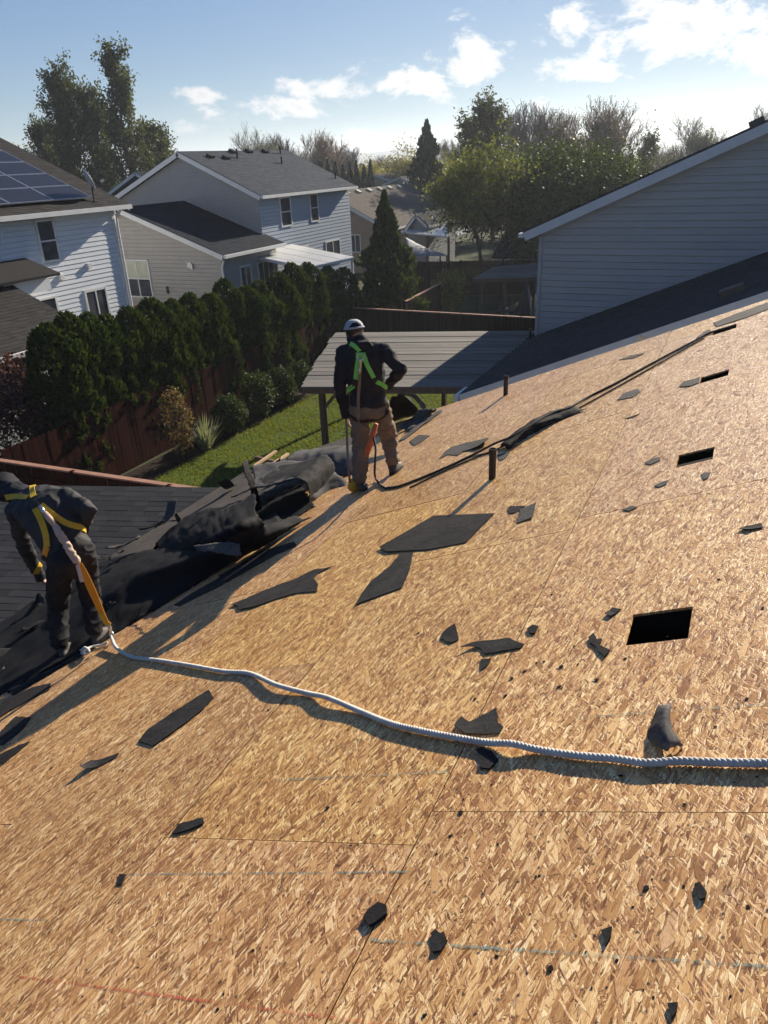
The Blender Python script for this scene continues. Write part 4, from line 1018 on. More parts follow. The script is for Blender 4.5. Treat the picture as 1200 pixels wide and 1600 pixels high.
# --- worker standing on the deck with a lime harness, seen from behind
A = lambda u, v, y: atY(u, v, y)
fL, fR = onroof(569, 763), onroof(620, 736)
w1 = thing('person', (fL + fR) / 2, 'worker in pale cap, dark hoodie and tan trousers standing with a lime harness', 'person')
hip = A(577, 634, 6.46); waist = A(575, 612, 6.45); chest = A(569, 572, 6.40); neckb = A(563, 537, 6.36); headc = A(554, 518, 6.40)
X1 = Vector((.975, .22, 0)).normalized(); F1 = Vector((-.22, .975, 0)).normalized()    # his right-hand side and forward
shL, shR = A(537, 551, 6.36), A(598, 548, 6.44)
elL, wrL = A(531, 604, 6.32), A(541, 648, 6.42)
elR, wrR = A(626, 577, 6.42), A(607, 603, 6.60)
hL, hR = A(561, 640, 6.45), A(593, 637, 6.50)
knL, knR = A(564, 694, 6.44), A(608, 683, 6.70)
anL, anR = fL + RN * .10 - F1 * .03, fR + RN * .10 - F1 * .03
def anatomy(parent, hip, waist, chest, neckb, headc, sh, el, wr, hp, kn, an, right, fwd, up_sp, head_fw, head_up, hands, seed):
    """full figure under the clothes, one continuous skin"""
    mb = MB()
    loft(mb, [(hip - up_sp * .09, right * .12, fwd * .09), (hip, right * .155, fwd * .105), (waist, right * .135, fwd * .095), (chest, right * .165, fwd * .11), (neckb - up_sp * .05, right * .13, fwd * .075), (neckb, right * .055, fwd * .055)])
    limb(mb, [neckb - up_sp * .03, headc - head_up * .05], [.058, .056])
    for k in (0, 1):
        limb(mb, [sh[k], el[k], wr[k]], [.052, .041, .028]); limb(mb, [hp[k], kn[k], an[k]], [.085, .058, .040])
        mb.ball(sh[k], .056)
    head_form(mb, headc, head_fw, head_up)
    for k in (0, 1): hand(mb, *hands[k])
    return fuse(mb, 'body', M['skin'], parent, .0075, 2)
up1 = (neckb - hip).normalized()
anatomy(w1, hip, waist, chest, neckb, headc, (shL, shR), (elL, elR), (wrL, wrR), (hL, hR), (knL, knR), (anL, anR), X1, F1, up1, Vector((-.45, .85, -.28)), Vector((-.12, .25, .95)),
        [(wrL + (wrL - elL).normalized() * .005, (wrL - elL) + F1 * .05, X1, 1.0, .55, 1), (wrR, -X1 * .75 + F1 * .45 - Z3 * .35, -X1 * .2 - F1 * .5, 1.0, .4, 1)], 1)
mb = MB()
loft(mb, [(hip + up1 * .01, X1 * .180, F1 * .135), (hip + up1 * .05, X1 * .188, F1 * .142), (waist, X1 * .180, F1 * .135), (chest, X1 * .200, F1 * .150), (chest.lerp(neckb, .55), X1 * .185, F1 * .130), (neckb - up1 * .035, X1 * .12, F1 * .09), (neckb + up1 * .02, X1 * .075, F1 * .075)])
for s_, e_, w_ in ((shL, elL, wrL), (shR, elR, wrR)):
    limb(mb, [s_, e_, w_], [.078, .064, .050]); mb.ball(s_, .082); limb(mb, [neckb - up1 * .05, s_], [.075, .072])
limb(mb, [neckb - F1 * .055 - X1 * .07, neckb - F1 * .075, neckb - F1 * .05 + X1 * .08], [.04, .052, .04]); limb(mb, [neckb - up1 * .02, headc - Z3 * .045], [.092, .085])          # hood lying on the neck
jk1 = fuse(mb, 'jacket', M['jacket'], w1, .009, 3, .015, 10, 1, (1, 1, 1.5))
mb = MB()
loft(mb, [(hip + up1 * .06, X1 * .165, F1 * .12), (hip, X1 * .182, F1 * .138), (hip - up1 * .08, X1 * .178, F1 * .135), (hip - up1 * .13, X1 * .13, F1 * .10)])
limb(mb, [hL, knL, anL + Z3 * .05], [.108, .090, .080]); limb(mb, [hR, knR, anR + Z3 * .05], [.108, .088, .078])
tr1 = fuse(mb, 'trousers', M['trouser_tan'], w1, .009, 2, .022, 11, 2, (1, 1, 1.8))
boot(w1, anL, fL, F1 * .9 - X1 * .3); boot(w1, anR, fR, F1 * .9 + X1 * .25)
mb = MB(); mb.ball(headc + Vector((0, 0, .02)), (.086, .106, .095), 16, 11); fuse(mb, 'hair', M['hair'], w1, .009, 2)
# cap worn back to front edge upward: crown, opening at the back, visor
hu = Vector((-.15, .10, .98)).normalized(); hf = Vector((-.55, .80, -.2)); hf = (hf - hu * hf.dot(hu)).normalized(); hs = hf.cross(hu)
mb = MB(); MH = Matrix((hs, hf, hu)).transposed(); c0 = headc + hu * .030
nu_, nv_ = 36, 9
for j in range(nv_ + 1):
    th = math.radians(8 + 82 * j / nv_)
    for i in range(nu_):
        a = 2 * math.pi * i / nu_
        r = Vector((math.cos(a) * (math.cos(th) ** .8) * .096, math.sin(a) * (math.cos(th) ** .8) * .116, math.sin(th) * .098 - .012)); mb.v.append(tuple(c0 + MH @ r))
for j in range(nv_):
    for i in range(nu_):
        a = 2 * math.pi * (i + .5) / nu_
        if j < 4 and j > 0 and abs(a - 1.5 * math.pi) < (.0, .62, .50, .30)[j]: continue                    # half-moon opening above the strap
        i2 = (i + 1) % nu_; mb.f.append((j * nu_ + i, j * nu_ + i2, (j + 1) * nu_ + i2, (j + 1) * nu_ + i)); mb.m.append(0)
cp = mb.build('cap', M['cap'], w1, smooth=True)
md = cp.modifiers.new('thick', 'SOLIDIFY'); md.thickness = .004
mb = MB(); mb.tube([c0 + MH @ Vector((math.cos(a) * .099, math.sin(a) * .119, .004)) for a in np.linspace(0, 2 * math.pi, 25)], .006, 6); mb.build('cap_band', M['cap'], cp, smooth=True)
mb = MB(); vis = [c0 + MH @ Vector((x, .10 + .075 * math.sqrt(max(0, 1 - (x / .085) ** 2)), -.002 - .02 * math.sqrt(max(0, 1 - (x / .085) ** 2)))) for x in np.linspace(-.085, .085, 11)]
mb.slab([c0 + MH @ Vector((-.085, .055, .0))] + vis + [c0 + MH @ Vector((.085, .055, 0))], hu * .004); mb.build('visor', M['cap'], cp)
# harness
bt = bvh([jk1, tr1])
for px, w_, mt in (([(548, 537), (555, 541), (562, 548)], .042, 'strap_green'), ([(562, 548), (566, 556)], .03, 'strap_black'), ([(561, 556), (558, 572), (556, 592)], .042, 'strap_green'),
                   ([(569, 556), (574, 571), (584, 590)], .042, 'strap_green'), ([(556, 592), (551, 600), (545, 606)], .038, 'strap_black'), ([(553, 602), (547, 607), (541, 614)], .044, 'strap_green'),
                   ([(583, 590), (590, 597)], .036, 'strap_black'), ([(588, 596), (597, 601), (604, 606)], .042, 'strap_green'), ([(572, 551), (583, 545), (590, 540)], .036, 'strap_black')):
    P, N_ = lay(bt, px)
    if len(P) > 2: ribbon('harness_strap', P, w_, .004, M[mt], w1, N_)
for px in ([(545, 646), (556, 655), (568, 658), (577, 655)], [(578, 657), (592, 655), (602, 648), (606, 640)]):
    P, N_ = lay(bt, px)
    if len(P) > 2: ribbon('leg_strap', P, .042, .004, M['strap_black'], w1, N_)
P, N_ = lay(bt, [(560, 553), (565, 557), (571, 553)])
mb = MB(); cpt, nn = P[len(P) // 2], N_[len(P) // 2]; Mn = Matrix((X1, nn.cross(X1), nn)).transposed()
mb.slab([cpt + nn * .006 + X1 * x + Z3 * z for x, z in ((-.045, .035), (.045, .035), (.05, -.02), (.02, -.055), (-.02, -.055), (-.05, -.02))], nn * .010); mb.build('back_plate', M['strap_green'], w1)
mb = MB(); mb.tube([cpt + nn * .020 + X1 * (.034 * math.cos(a)) + Z3 * (.030 * math.sin(a) - .005) for a in np.linspace(0, 2 * math.pi, 17)], .006, 7); mb.build('d_ring', M['steel'], w1, smooth=True)
# snap hook and lanyard hanging from the ring down to the rope grab
P, N_ = lay(bt, [(564, 560), (564, 572), (563, 584)], .022)
mb = MB(); mb.tube(P, [.010] + [.016] * (len(P) - 2) + [.012], 8); mb.tube([P[len(P) // 2] + N_[0] * .012, P[-1] + N_[0] * .012], .012, 8)
hook = tag(mb.build('snap_hook', M['steel'], base=P[0], smooth=True), 'steel snap hook on the back of the lime harness', 'hook')
P, N_ = lay(bt, [(563, 584), (562, 600), (561, 620), (561, 640), (561, 656)], .014)
P2 = P + [A(568, 666, 6.22), A(578, 672, 6.20)]; N2 = N_ + [N_[-1]] * 2
tag(ribbon('lanyard', P2, .030, .006, M['tan_strap'], None, N2), 'tan webbing lanyard hanging down the back of the standing worker', 'lanyard')
mb = MB(); mb.tube([A(588, 662, 6.22), A(582, 680, 6.20), A(578, 696, 6.18), A(576, 706, 6.2)], [.022, .030, .028, .016], 10)
mb.tube([A(577, 690, 6.2), A(572, 700, 6.2), A(571, 712, 6.25)], [.012, .014, .008], 8)
tag(mb.build('rope_grab', M['orange_red'], base=A(582, 680, 6.2), smooth=True), 'orange rope grab hanging between the legs of the standing worker', 'rope grab')
P = [A(583, 682, 6.19), A(587, 700, 6.1), A(586, 722, 6.05), onroof(586, 744, .05), onroof(594, 757, .015), onroof(604, 763, .012)]
tag(twisted_rope('lifeline_rope', P, .012, M['rope_dark'], .05, per=6, n=5), 'end of the dark lifeline looping down between the workers legs', 'rope')
P = [A(541, 654, 6.40), A(542, 675, 6.34), A(543, 702, 6.25), A(545, 735, 6.15), onroof(548, 764, .02)]
q = spline(P, 6); tag(ribbon('lanyard', [Vector(x) for x in q], .024, .005, M['tan_strap'], None, [Vector((.2, -1, .2))] * len(q)), 'tan strap hanging from the left hand to the yellow pouch', 'lanyard')
mb = MB(); c = onroof(553, 768, .0); loft(mb, [(c + RN * .01, Vector((.045, 0, 0)), Vector((0, .035, 0))), (c + Z3 * .05, Vector((.060, .01, 0)), Vector((0, .05, 0))), (c + Z3 * .11, Vector((.052, 0, 0)), Vector((0, .042, 0))), (c + Z3 * .15, Vector((.025, 0, 0)), Vector((0, .02, 0)))], 12)
tag(mb.build('tool_pouch', M['yellow'], base=c, smooth=True), 'small yellow pouch on the deck at the feet of the standing worker', 'pouch')

# --- worker bending over the heap at the left edge, yellow harness
gL, gR = onroof(106, 1021), onroof(160, 998)
w2 = thing('person', (gL + gR) / 2, 'worker in black hooded jacket bending over the eave with a yellow harness', 'person')
hip2 = A(112, 868, 3.66); waist2 = A(96, 835, 3.72); chest2 = A(72, 797, 3.80); neck2 = A(40, 775, 3.93); head2 = A(9, 761, 4.04)
sp2 = (neck2 - hip2).normalized(); rt2 = Vector((.90, .42, .05)); rt2 = (rt2 - sp2 * rt2.dot(sp2)).normalized(); fw2 = sp2.cross(rt2)
if fw2.y < 0: fw2 = -fw2
s2L, s2R = A(24, 800, 3.78), A(104, 778, 3.92)
e2L, w2L = A(37, 850, 3.82), A(62, 902, 3.98)
e2R, w2R = A(139, 797, 3.86), A(124, 838, 4.02)
h2L, h2R = A(94, 880, 3.64), A(130, 872, 3.74); k2L, k2R = A(90, 948, 3.70), A(141, 930, 3.84)
F2 = Vector((-.35, .93, 0)).normalized(); a2L, a2R = gL + RN * .10 - F2 * .03, gR + RN * .10 - F2 * .03
anatomy(w2, hip2, waist2, chest2, neck2, head2, (s2L, s2R), (e2L, e2R), (w2L, w2R), (h2L, h2R), (k2L, k2R), (a2L, a2R), rt2, fw2, sp2, (Vector((-.5, .55, -.67))), (Vector((-.55, .3, .6))),
        [(w2L, (w2L - e2L) + F2 * .1, rt2, 1.0, .6, 1), (w2R, (w2R - e2R) + F2 * .12, -rt2, 1.0, .6, 1)], 2)
mb = MB()
loft(mb, [(hip2 - sp2 * .02, rt2 * .180, fw2 * .135), (hip2 + sp2 * .05, rt2 * .185, fw2 * .140), (waist2, rt2 * .195, fw2 * .140), (chest2, rt2 * .225, fw2 * .155), (chest2.lerp(neck2, .6), rt2 * .19, fw2 * .12), (neck2, rt2 * .09, fw2 * .085)])
for s_, e_, w_ in ((s2L, e2L, w2L), (s2R, e2R, w2R)):
    limb(mb, [s_, e_, w_], [.080, .064, .048]); mb.ball(s_, .085); limb(mb, [neck2 - sp2 * .05, s_], [.080, .078])
jk2 = fuse(mb, 'jacket', M['jacket_b'], w2, .009, 3, .015, 10, 5, (1, 1, 1.4))
mb = MB(); mb.ball(head2, (.118, .128, .135), 18, 12); limb(mb, [head2 - sp2 * .04, neck2 - sp2 * .02], [.110, .095]); hd = fuse(mb, 'hood', M['jacket'], w2, .011, 3, .016, 12, 6)
mb = MB()
loft(mb, [(hip2 + sp2 * .05, rt2 * .165, fw2 * .125), (hip2, rt2 * .182, fw2 * .145), (hip2 - sp2 * .08, rt2 * .172, fw2 * .14), (hip2 - sp2 * .14, rt2 * .12, fw2 * .10)])
limb(mb, [h2L, k2L, a2L + Z3 * .04], [.108, .088, .076]); limb(mb, [h2R, k2R, a2R + Z3 * .04], [.108, .086, .074])
tr2 = fuse(mb, 'trousers', M['trouser_black'], w2, .009, 2, .018, 11, 7, (1, 1, 1.7))
boot(w2, a2L, gL, F2 - rt2 * .3); boot(w2, a2R, gR, F2 + rt2 * .1)
bt2 = bvh([jk2, tr2, hd])
for px, w_, mt in (([(52, 757), (51, 766), (53, 777)], .050, 'strap_yellow'), ([(10, 777), (25, 776), (44, 778)], .048, 'strap_yellow'), ([(55, 795), (64, 812), (72, 835), (74, 855)], .050, 'strap_yellow'),
                   ([(74, 855), (70, 868)], .052, 'strap_orange'), ([(68, 873), (61, 884), (56, 896)], .050, 'strap_yellow'), ([(64, 789), (82, 803), (104, 818), (125, 824), (133, 829)], .048, 'strap_yellow')):
    P, N_ = lay(bt2, px)
    if len(P) > 2: ribbon('harness_strap', P, w_, .004, M[mt], w2, N_)
for px, w_, h_ in (((54, 789), .085, .075), ((70, 871), .06, .05)):
    P, N_ = lay(bt2, [(px[0] - 2, px[1]), px, (px[0] + 2, px[1])]); c, n_ = P[len(P) // 2], N_[len(P) // 2]
    t = RIGHT - n_ * RIGHT.dot(n_); t.normalize(); u_ = n_.cross(t); mb = MB()
    for r_, k_ in ((1.0, 0), (.55, .008)):
        mb.slab([c + n_ * (.004 + k_) + t * (w_ * r_ / 2 * math.cos(a)) + u_ * (h_ * r_ / 2 * math.sin(a)) for a in np.linspace(0.4, 2 * math.pi + .4, 8, endpoint=False)], n_ * .008)
    mb.build('harness_buckle', M['dark_metal'], w2)
# shock-absorbing lanyard from the back ring down to the white rope
P, N_ = lay(bt2, [(60, 786), (63, 792), (66, 797)], .03)
p0 = P[len(P) // 2]; pe = onroof(172, 988, .10); N0 = Vector((.35, -.80, .48))
def along(px):
    out = []
    for u, v in px:
        t = max(0.0, min(1.0, (v - 792) / (988 - 792.0))); out.append(atY(u, v, p0.y + (pe.y - p0.y) * t - .10 * math.sin(math.pi * t)))
    return out
ly = thing('shock_lanyard', p0, 'beige and orange lanyard running from the yellow harness to the white rope', 'lanyard')
mb = MB(); mb.tube(along([(62, 790), (66, 796), (70, 803)]), [.012, .018, .016], 9); mb.build('snap_hook', M['steel'], ly, smooth=True)
mb = MB(); mb.tube(along([(70, 801), (77, 810), (84, 819)]), [.020, .027, .022], 10); mb.build('hook_cover', M['pack'], ly, smooth=True)
q = along([(84, 820), (92, 832), (101, 846), (108, 858), (114, 868), (120, 876), (124, 880)]); mb = MB(); mb.tube(q, [.020, .032, .030, .033, .031, .030, .014], 12); fuse(mb, 'shock_pack', M['pack'], ly, .007, 2, .010, 26, 3)
q = along([(121, 882), (126, 895), (130, 909)]); ribbon('tag', q, [.030, .045, .048], .004, M['label_white'], ly, [N0] * 3)
q = spline([list(x) for x in along([(126, 880), (133, 897), (140, 914), (148, 932), (154, 946), (160, 960), (166, 972), (171, 977)])], 4)
tw = [Vector((.55, -.70, .45)).lerp(Vector((.1, -.95, .3)), k / len(q)) for k in range(len(q))]
wd = [.022 + .044 * math.sin(min(1, k / (len(q) * .35)) * math.pi / 2) * (1 - .42 * k / len(q)) for k in range(len(q))]
ribbon('strap', [Vector(x) for x in q], wd, .004, M['strap_orange'], ly, tw)
q = along([(158, 955), (165, 969), (171, 978)]); ribbon('strap_end', [x + Vector((.0, -.006, .003)) for x in q], .036, .004, M['strap_yellow'], ly, [N0] * 3)
mb = MB(); q = along([(170, 976), (172, 982), (174, 990)]); mb.tube(q, [.010, .014, .010], 8)
cc = onroof(175, 992, .06); mb.tube([cc + Vector((.034 * math.cos(a), -.012 * math.cos(a), .034 * math.sin(a))) for a in np.linspace(0, 2 * math.pi, 15)], .0075, 7); mb.build('end_hook', M['steel'], ly, smooth=True)
# knotted rope tail by his boot
P = [onroof(u, v, h) for u, v, h in ((168, 1004, .014), (158, 1008, .014), (146, 1010, .016), (138, 1013, .03), (132, 1016, .045), (128, 1020, .02), (134, 1022, .018), (139, 1017, .05), (133, 1012, .05), (127, 1016, .02), (118, 1020, .014), (112, 1022, .014))]
tag(twisted_rope('rope_tail', P, .0115, M['rope'], .045), 'knotted white rope tail beside the boots of the bending worker', 'rope')
# ------------------------------------------------------------------ ground
def flat(name, pts, z, mt, kind='structure'):
    mb = MB(); mb.poly([(x, y, z) for x, y in pts]); o = mb.build(name, mt, kind=kind); return o
flat('ground', [(-2700, -300), (2700, -300), (2700, 2700), (-2700, 2700)], -.03, M['ground'])
flat('lawn', [(-13.35, 9.6), (-4.9, 9.6), (-4.9, 27.5), (-13.35, 27.5)], -.012, M['lawn'])
flat('planting_bed', [(-14.2, 10), (-13.1, 10), (-13.25, 15), (-13.0, 21), (-12.7, 27.5), (-14.2, 27.5)], -.004, M['mulch'])
rng = np.random.default_rng(5)
n = 60000; bx = rng.uniform(-13.2, -5.0, n); by = rng.uniform(10.1, 27.4, n); hgt = rng.uniform(.03, .075, n); aa = rng.uniform(0, 6.28, n); lean = rng.normal(0, .03, (n, 2)); w = .011
V = np.zeros((n, 3, 3)); V[:, 0] = np.stack([bx - np.cos(aa) * w, by - np.sin(aa) * w, np.full(n, -.012)], 1); V[:, 1] = np.stack([bx + np.cos(aa) * w, by + np.sin(aa) * w, np.full(n, -.012)], 1); V[:, 2] = np.stack([bx + lean[:, 0], by + lean[:, 1], hgt], 1)
quads_obj('grass', V, M['grass'], kind='stuff')
# hills on the horizon
mb = MB(); nh = 90; prof = []
for i in range(nh + 1):
    a = -1.0 + 1.5 * i / nh; r = 2200
    prof.append((math.sin(a) * r, math.cos(a) * r, 34 + 20 * noise.noise(Vector((a * 5.0, 0, 0))) + 9 * noise.noise(Vector((a * 17, 3, 0)))))
for i in range(nh):
    (x, y, z), (x2, y2, z2) = prof[i], prof[i + 1]
    mb.poly([(x * .8, y * .8, -1), (x2 * .8, y2 * .8, -1), (x2 * .9, y2 * .9, z2 * .55), (x * .9, y * .9, z * .55)]); mb.poly([(x * .9, y * .9, z * .55), (x2 * .9, y2 * .9, z2 * .55), (x2, y2, z2), (x, y, z)]); mb.poly([(x, y, z), (x2, y2, z2), (x2 * 1.1, y2 * 1.1, -1), (x * 1.1, y * 1.1, -1)])
structure(mb.build('hills', M['hills'], smooth=True))

# ------------------------------------------------------------------ fences
def fence(A_, B_, h, mt, label, name='board_fence', cap=None, bw=.14, rail_side=1, z0=0.0, posts=True):
    A_, B_ = Vector((A_[0], A_[1], z0)), Vector((B_[0], B_[1], z0)); d_ = B_ - A_; L = d_.length; d_.normalize(); nn = Vector((-d_.y, d_.x, 0)) * rail_side
    t = thing(name, A_, label, 'fence'); a = math.atan2(d_.y, d_.x); n = int(L / (bw + .006)); pm = []
    for k in range(3):
        mb = MB(); q = [(-bw / 2, 0), (bw / 2, 0), (bw / 2, h - .03), (bw / 2 - .025, h + .005 * k), (-bw / 2 + .025, h + .005 * k), (-bw / 2, h - .03)]
        mb.slab([(x, 0, z) for x, z in q], (0, .018, 0)); o = mb.build('fence_board', mt); pm.append(o.data); bpy.data.objects.remove(o)
    if n <= 300:
        for k in range(n):
            o = link('fence_board', pm[k % 3], None, t); o.location = d_ * ((k + .5) * (bw + .006)) + nn * random.uniform(-.003, .003) + Z3 * random.uniform(-.015, .01); o.rotation_euler = (random.uniform(-.008, .008), 0, a + random.uniform(-.01, .01))
    mb = MB()
    for z in (.35, h - .3): mb.bar(A_ + nn * .04 + Z3 * z, B_ + nn * .04 + Z3 * z, .04, .09)
    mb.build('rail', mt, t)
    k = 0.0
    while k <= L and posts:
        mb = MB(); p = A_ + d_ * k + nn * .06; mb.box(p + Z3 * (h + .05) / 2, (.09, .09, h + .05)); mb.build('fence_post', mt, t); k += 2.4
    if cap:
        mb = MB(); mb.bar(A_ + nn * .02 + Z3 * (h + .025), B_ + nn * .02 + Z3 * (h + .025), .13, .035); mb.build('cap_rail', cap, t)
    return t
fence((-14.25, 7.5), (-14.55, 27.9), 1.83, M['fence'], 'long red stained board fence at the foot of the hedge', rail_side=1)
fence((-14.2, 9.90), (-7.6, 10.15), 1.80, M['fence'], 'red fence with a sunlit cap rail just beyond the low black roof', cap=M['sunlit_cap_wood'], rail_side=-1)
fence((-14.5, 27.85), (-3.5, 27.35), 1.80, M['fence_brown'], 'dark brown cross fence behind the weathered pavilion roof', cap=M['sunlit_cap_wood'], rail_side=1)
a, b = atZ(634, 470, 1.75), atZ(690, 441, 1.75); fence((a.x, a.y), (b.x, b.y), 1.7, M['fence_brown'], 'dark fence with a pale top edge right of the pointed conifer', cap=M['sunlit_cap_wood'])
fence((-19.5, 41), (-10.5, 43.5), 1.9, M['fence_brown'], 'far dark fence below the grey shade canopy')

# ------------------------------------------------------------------ low shingled outbuilding below the eave
SA = Vector((.951, .309, 0)); SP = Vector((.309, -.951, 0)); tilt = R_(9); SU = (SP * math.cos(tilt) - Z3 * math.sin(tilt)); SN = SA.cross(SU); SN = SN if SN.z > 0 else -SN
S0 = atZ(130, 760, 2.2) - SA * 3.2
shed = thing('outbuilding', (S0.x, S0.y, 0), 'low outbuilding with a charcoal shingle roof just below the eave at left', 'outbuilding')
sh_m = []
exp_ = .150
for k, wv in enumerate((.26, .36, .44)):
    mb = MB(); Mx = Matrix((SA, -SU, SN)).transposed(); t = .0026 + .0012 * k
    v = [(0, 0, t), (wv - .006, 0, t), (wv - .006, exp_ * 1.1, .001), (0, exp_ * 1.1, .001), (0, 0, -.006), (wv - .006, 0, -.006)]
    mb.v = [tuple(Mx @ Vector(p)) for p in v]; mb.f = [(0, 1, 2, 3), (4, 5, 1, 0), (5, 2, 1), (4, 0, 3)]; mb.m = [0] * 4
    o = mb.build('shingle', M['shingle']); sh_m.append((wv, o.data)); bpy.data.objects.remove(o)
ncourse = 36; cand = []; rest = MB()
for c in range(ncourse):
    s = -random.uniform(0, .3)
    while s < 6.6:
        wv, me = random.choice(sh_m); p = S0 + SA * s + SU * ((c + 1) * exp_)
        if p.x + wv < -7.0: cand.append((p, me))
        s += wv
def inview(p):
    q = p - EYE; zc = q.dot(FWD); u, v = 600 + FPX * q.dot(RIGHT) / zc, 800 + FPX * q.dot(DOWN) / zc
    e = onroof(max(-50, min(u, 600)), v); return -30 < u < 420 and v < 985 and (967 - .597 * u) > v - 12
vis = [c for c in cand if inview(c[0])]; seen = vis[:300]; ids = {id(c[0]) for c in seen}
for p, me in seen:
    o = link('shingle', me, None, shed); o.location = p - shed.location + SN * random.uniform(0, .002)
for p, me in cand:
    if id(p) in ids: continue
    b = len(rest.v); rest.v += [tuple(p + v.co) for v in me.vertices]; rest.f += [tuple(b + i for i in f.vertices) for f in me.polygons]; rest.m += [0] * len(me.polygons)
rest.build('shingle_rest', M['shingle'], shed, kind='stuff')
mb = MB(); q = [S0 - SA * .05, S0 + SA * 4.6, S0 + SA * 4.0 + SU * 5.4, S0 - SA * .05 + SU * 5.4]; q = [p - SN * .016 for p in q]; mb.slab(q, -SN * .04); mb.build('roof_deck', M['dark_void'], shed)
mb = MB(); q = [Vector((p.x, p.y, 0)) for p in (S0 + SU * .15 + SA * .15, S0 + SA * 3.8 + SU * .15, S0 + SA * 3.2 + SU * 5.2, S0 + SA * .15 + SU * 5.2)]; mb.slab(q, Z3 * .95); mb.build('wall', M['greige_siding'], shed)
mb = MB(); q = [p + Z3 * .9 for p in q]; mb.poly(q); 
lo = S0.z
for i in range(4):
    a, b = q[i], q[(i + 1) % 4]
    za = lambda p: S0.z - math.tan(tilt) * (p - S0).dot(SP) - .08
    mb.poly([a, b, Vector((b.x, b.y, max(.95, za(b)))), Vector((a.x, a.y, max(.95, za(a))))])
mb.build('upper_wall', M['greige_siding'], shed)

# ------------------------------------------------------------------ pavilion with a board roof
PA = Vector((.957, .290, 0)); PV = Vector((-.340, .940, 0)); P0 = Vector((-9.35, 15.0, 2.40))
pav = thing('pavilion', (P0.x, P0.y, 0), 'backyard pavilion with a weathered grey board roof beyond the standing worker', 'pavilion')
NB = 17; dep = 5.75; bw = dep / NB
for k in range(NB):
    a = P0 + PV * (bw * k) + Z3 * (.006 * k + random.uniform(0, .010)); L = min(6.3, (-5.35 - a.x) / PA.x)
    mb = MB(); mb.bar(a + PA * random.uniform(-.04, .03) + PV * bw * .5, a + PA * L + PV * bw * .5, bw * .988, .022); mb.build('roof_board', M['grey_board'], pav)
mb = MB(); mb.bar(P0 + PA * .02 - Z3 * .085 + PV * .03, P0 + PA * 4.1 - Z3 * .085 + PV * .03, .05, .14); mb.bar(P0 - Z3 * .085 + PA * .03, P0 + PV * dep + PA * .03 - Z3 * .02, .05, .14); mb.build('beam', M['brown_wood'], pav)
for s, t in ((.45, .3), (3.9, .3), (.45, 5.3), (3.4, 5.3)):
    p = P0 + PA * s + PV * t; mb = MB(); mb.box((p.x, p.y, 1.14), (.13, .13, 2.28)); mb.build('post', M['brown_wood'], pav)
    mb = MB(); mb.bar((p.x, p.y, 1.75), Vector((p.x, p.y, 2.22)) + PA * .42, .08, .08); mb.build('brace', M['brown_wood'], pav)

# ------------------------------------------------------------------ neighbour on the right: low wing and tall gable wall
nb = thing('neighbour_house', (-5.2, 21.4, 0), 'neighbouring grey sided house with a tall blank gable wall and white rake', 'house')
s4 = .4167; Yw, Yg = 15.4, 21.4
zw = lambda x: 2.55 + s4 * (x + 5.2)
lap_wall([(-5.2, 1.9), (6, 1.9), (6, 5.39 + .425 * 11.2), (-5.2, 5.39)], (0, Yg, 0), (1, 0, 0), (0, -1, 0), .17, nb, M['nbr_siding'], separate=True)
lap_wall([(Yg, .1), (Yg + 12, .1), (Yg + 12, 5.2), (Yg, 5.2)], (-5.2, 0, 0), (0, 1, 0), (-1, 0, 0), .205, nb, M['nbr_siding'])
mb = MB(); mb.box((-5.2, Yg - .02, 3.3), (.10, .07, 3.9)); mb.build('corner_trim', M['nbr_siding'], nb)
ga = math.atan(.425); GU = Vector((math.cos(ga), 0, math.sin(ga))); GN = Vector((-math.sin(ga), 0, math.cos(ga)))
r0 = Vector((-5.65, Yg - .30, 5.36)); mb = MB(); mb.slab([r0, r0 + GU * 13, r0 + GU * 13 + Vector((0, 13, 0)), r0 + Vector((0, 13, 0))], GN * .05); mb.build('roof', M['shingle_brown'], nb)
mb = MB(); mb.bar(r0 + Vector((0, .012, 0)) - GN * .115, r0 + GU * 13 + Vector((0, .012, 0)) - GN * .115, .03, .22, GN); mb.build('rake_board', M['white'], nb)
mb = MB(); mb.slab([r0 - GN * .01 + Vector((0, .03, 0)), r0 + GU * 12.9 - GN * .01 + Vector((0, .03, 0)), r0 + GU * 12.9 - GN * .01 + Vector((0, .33, 0)), r0 - GN * .01 + Vector((0, .33, 0))], -GN * .015); mb.build('soffit', M['white'], nb)
mb = MB(); mb.bar(r0 + Vector((-.06, .01, -.07)), r0 + Vector((-.06, 13, -.07)), .12, .11); mb.build('gutter', M['white'], nb)
mb = MB(); k = 0
for x, dx in ((-1.9, .3), ): pass
mb.box(r0 + GU * 5.9 + GN * .12 + Vector((0, 1.0, 0)), (.34, .34, .14), Matrix((GU, Vector((0, 1, 0)), GN)).transposed()); mb.build('roof_vent', M['dark_metal'], nb)
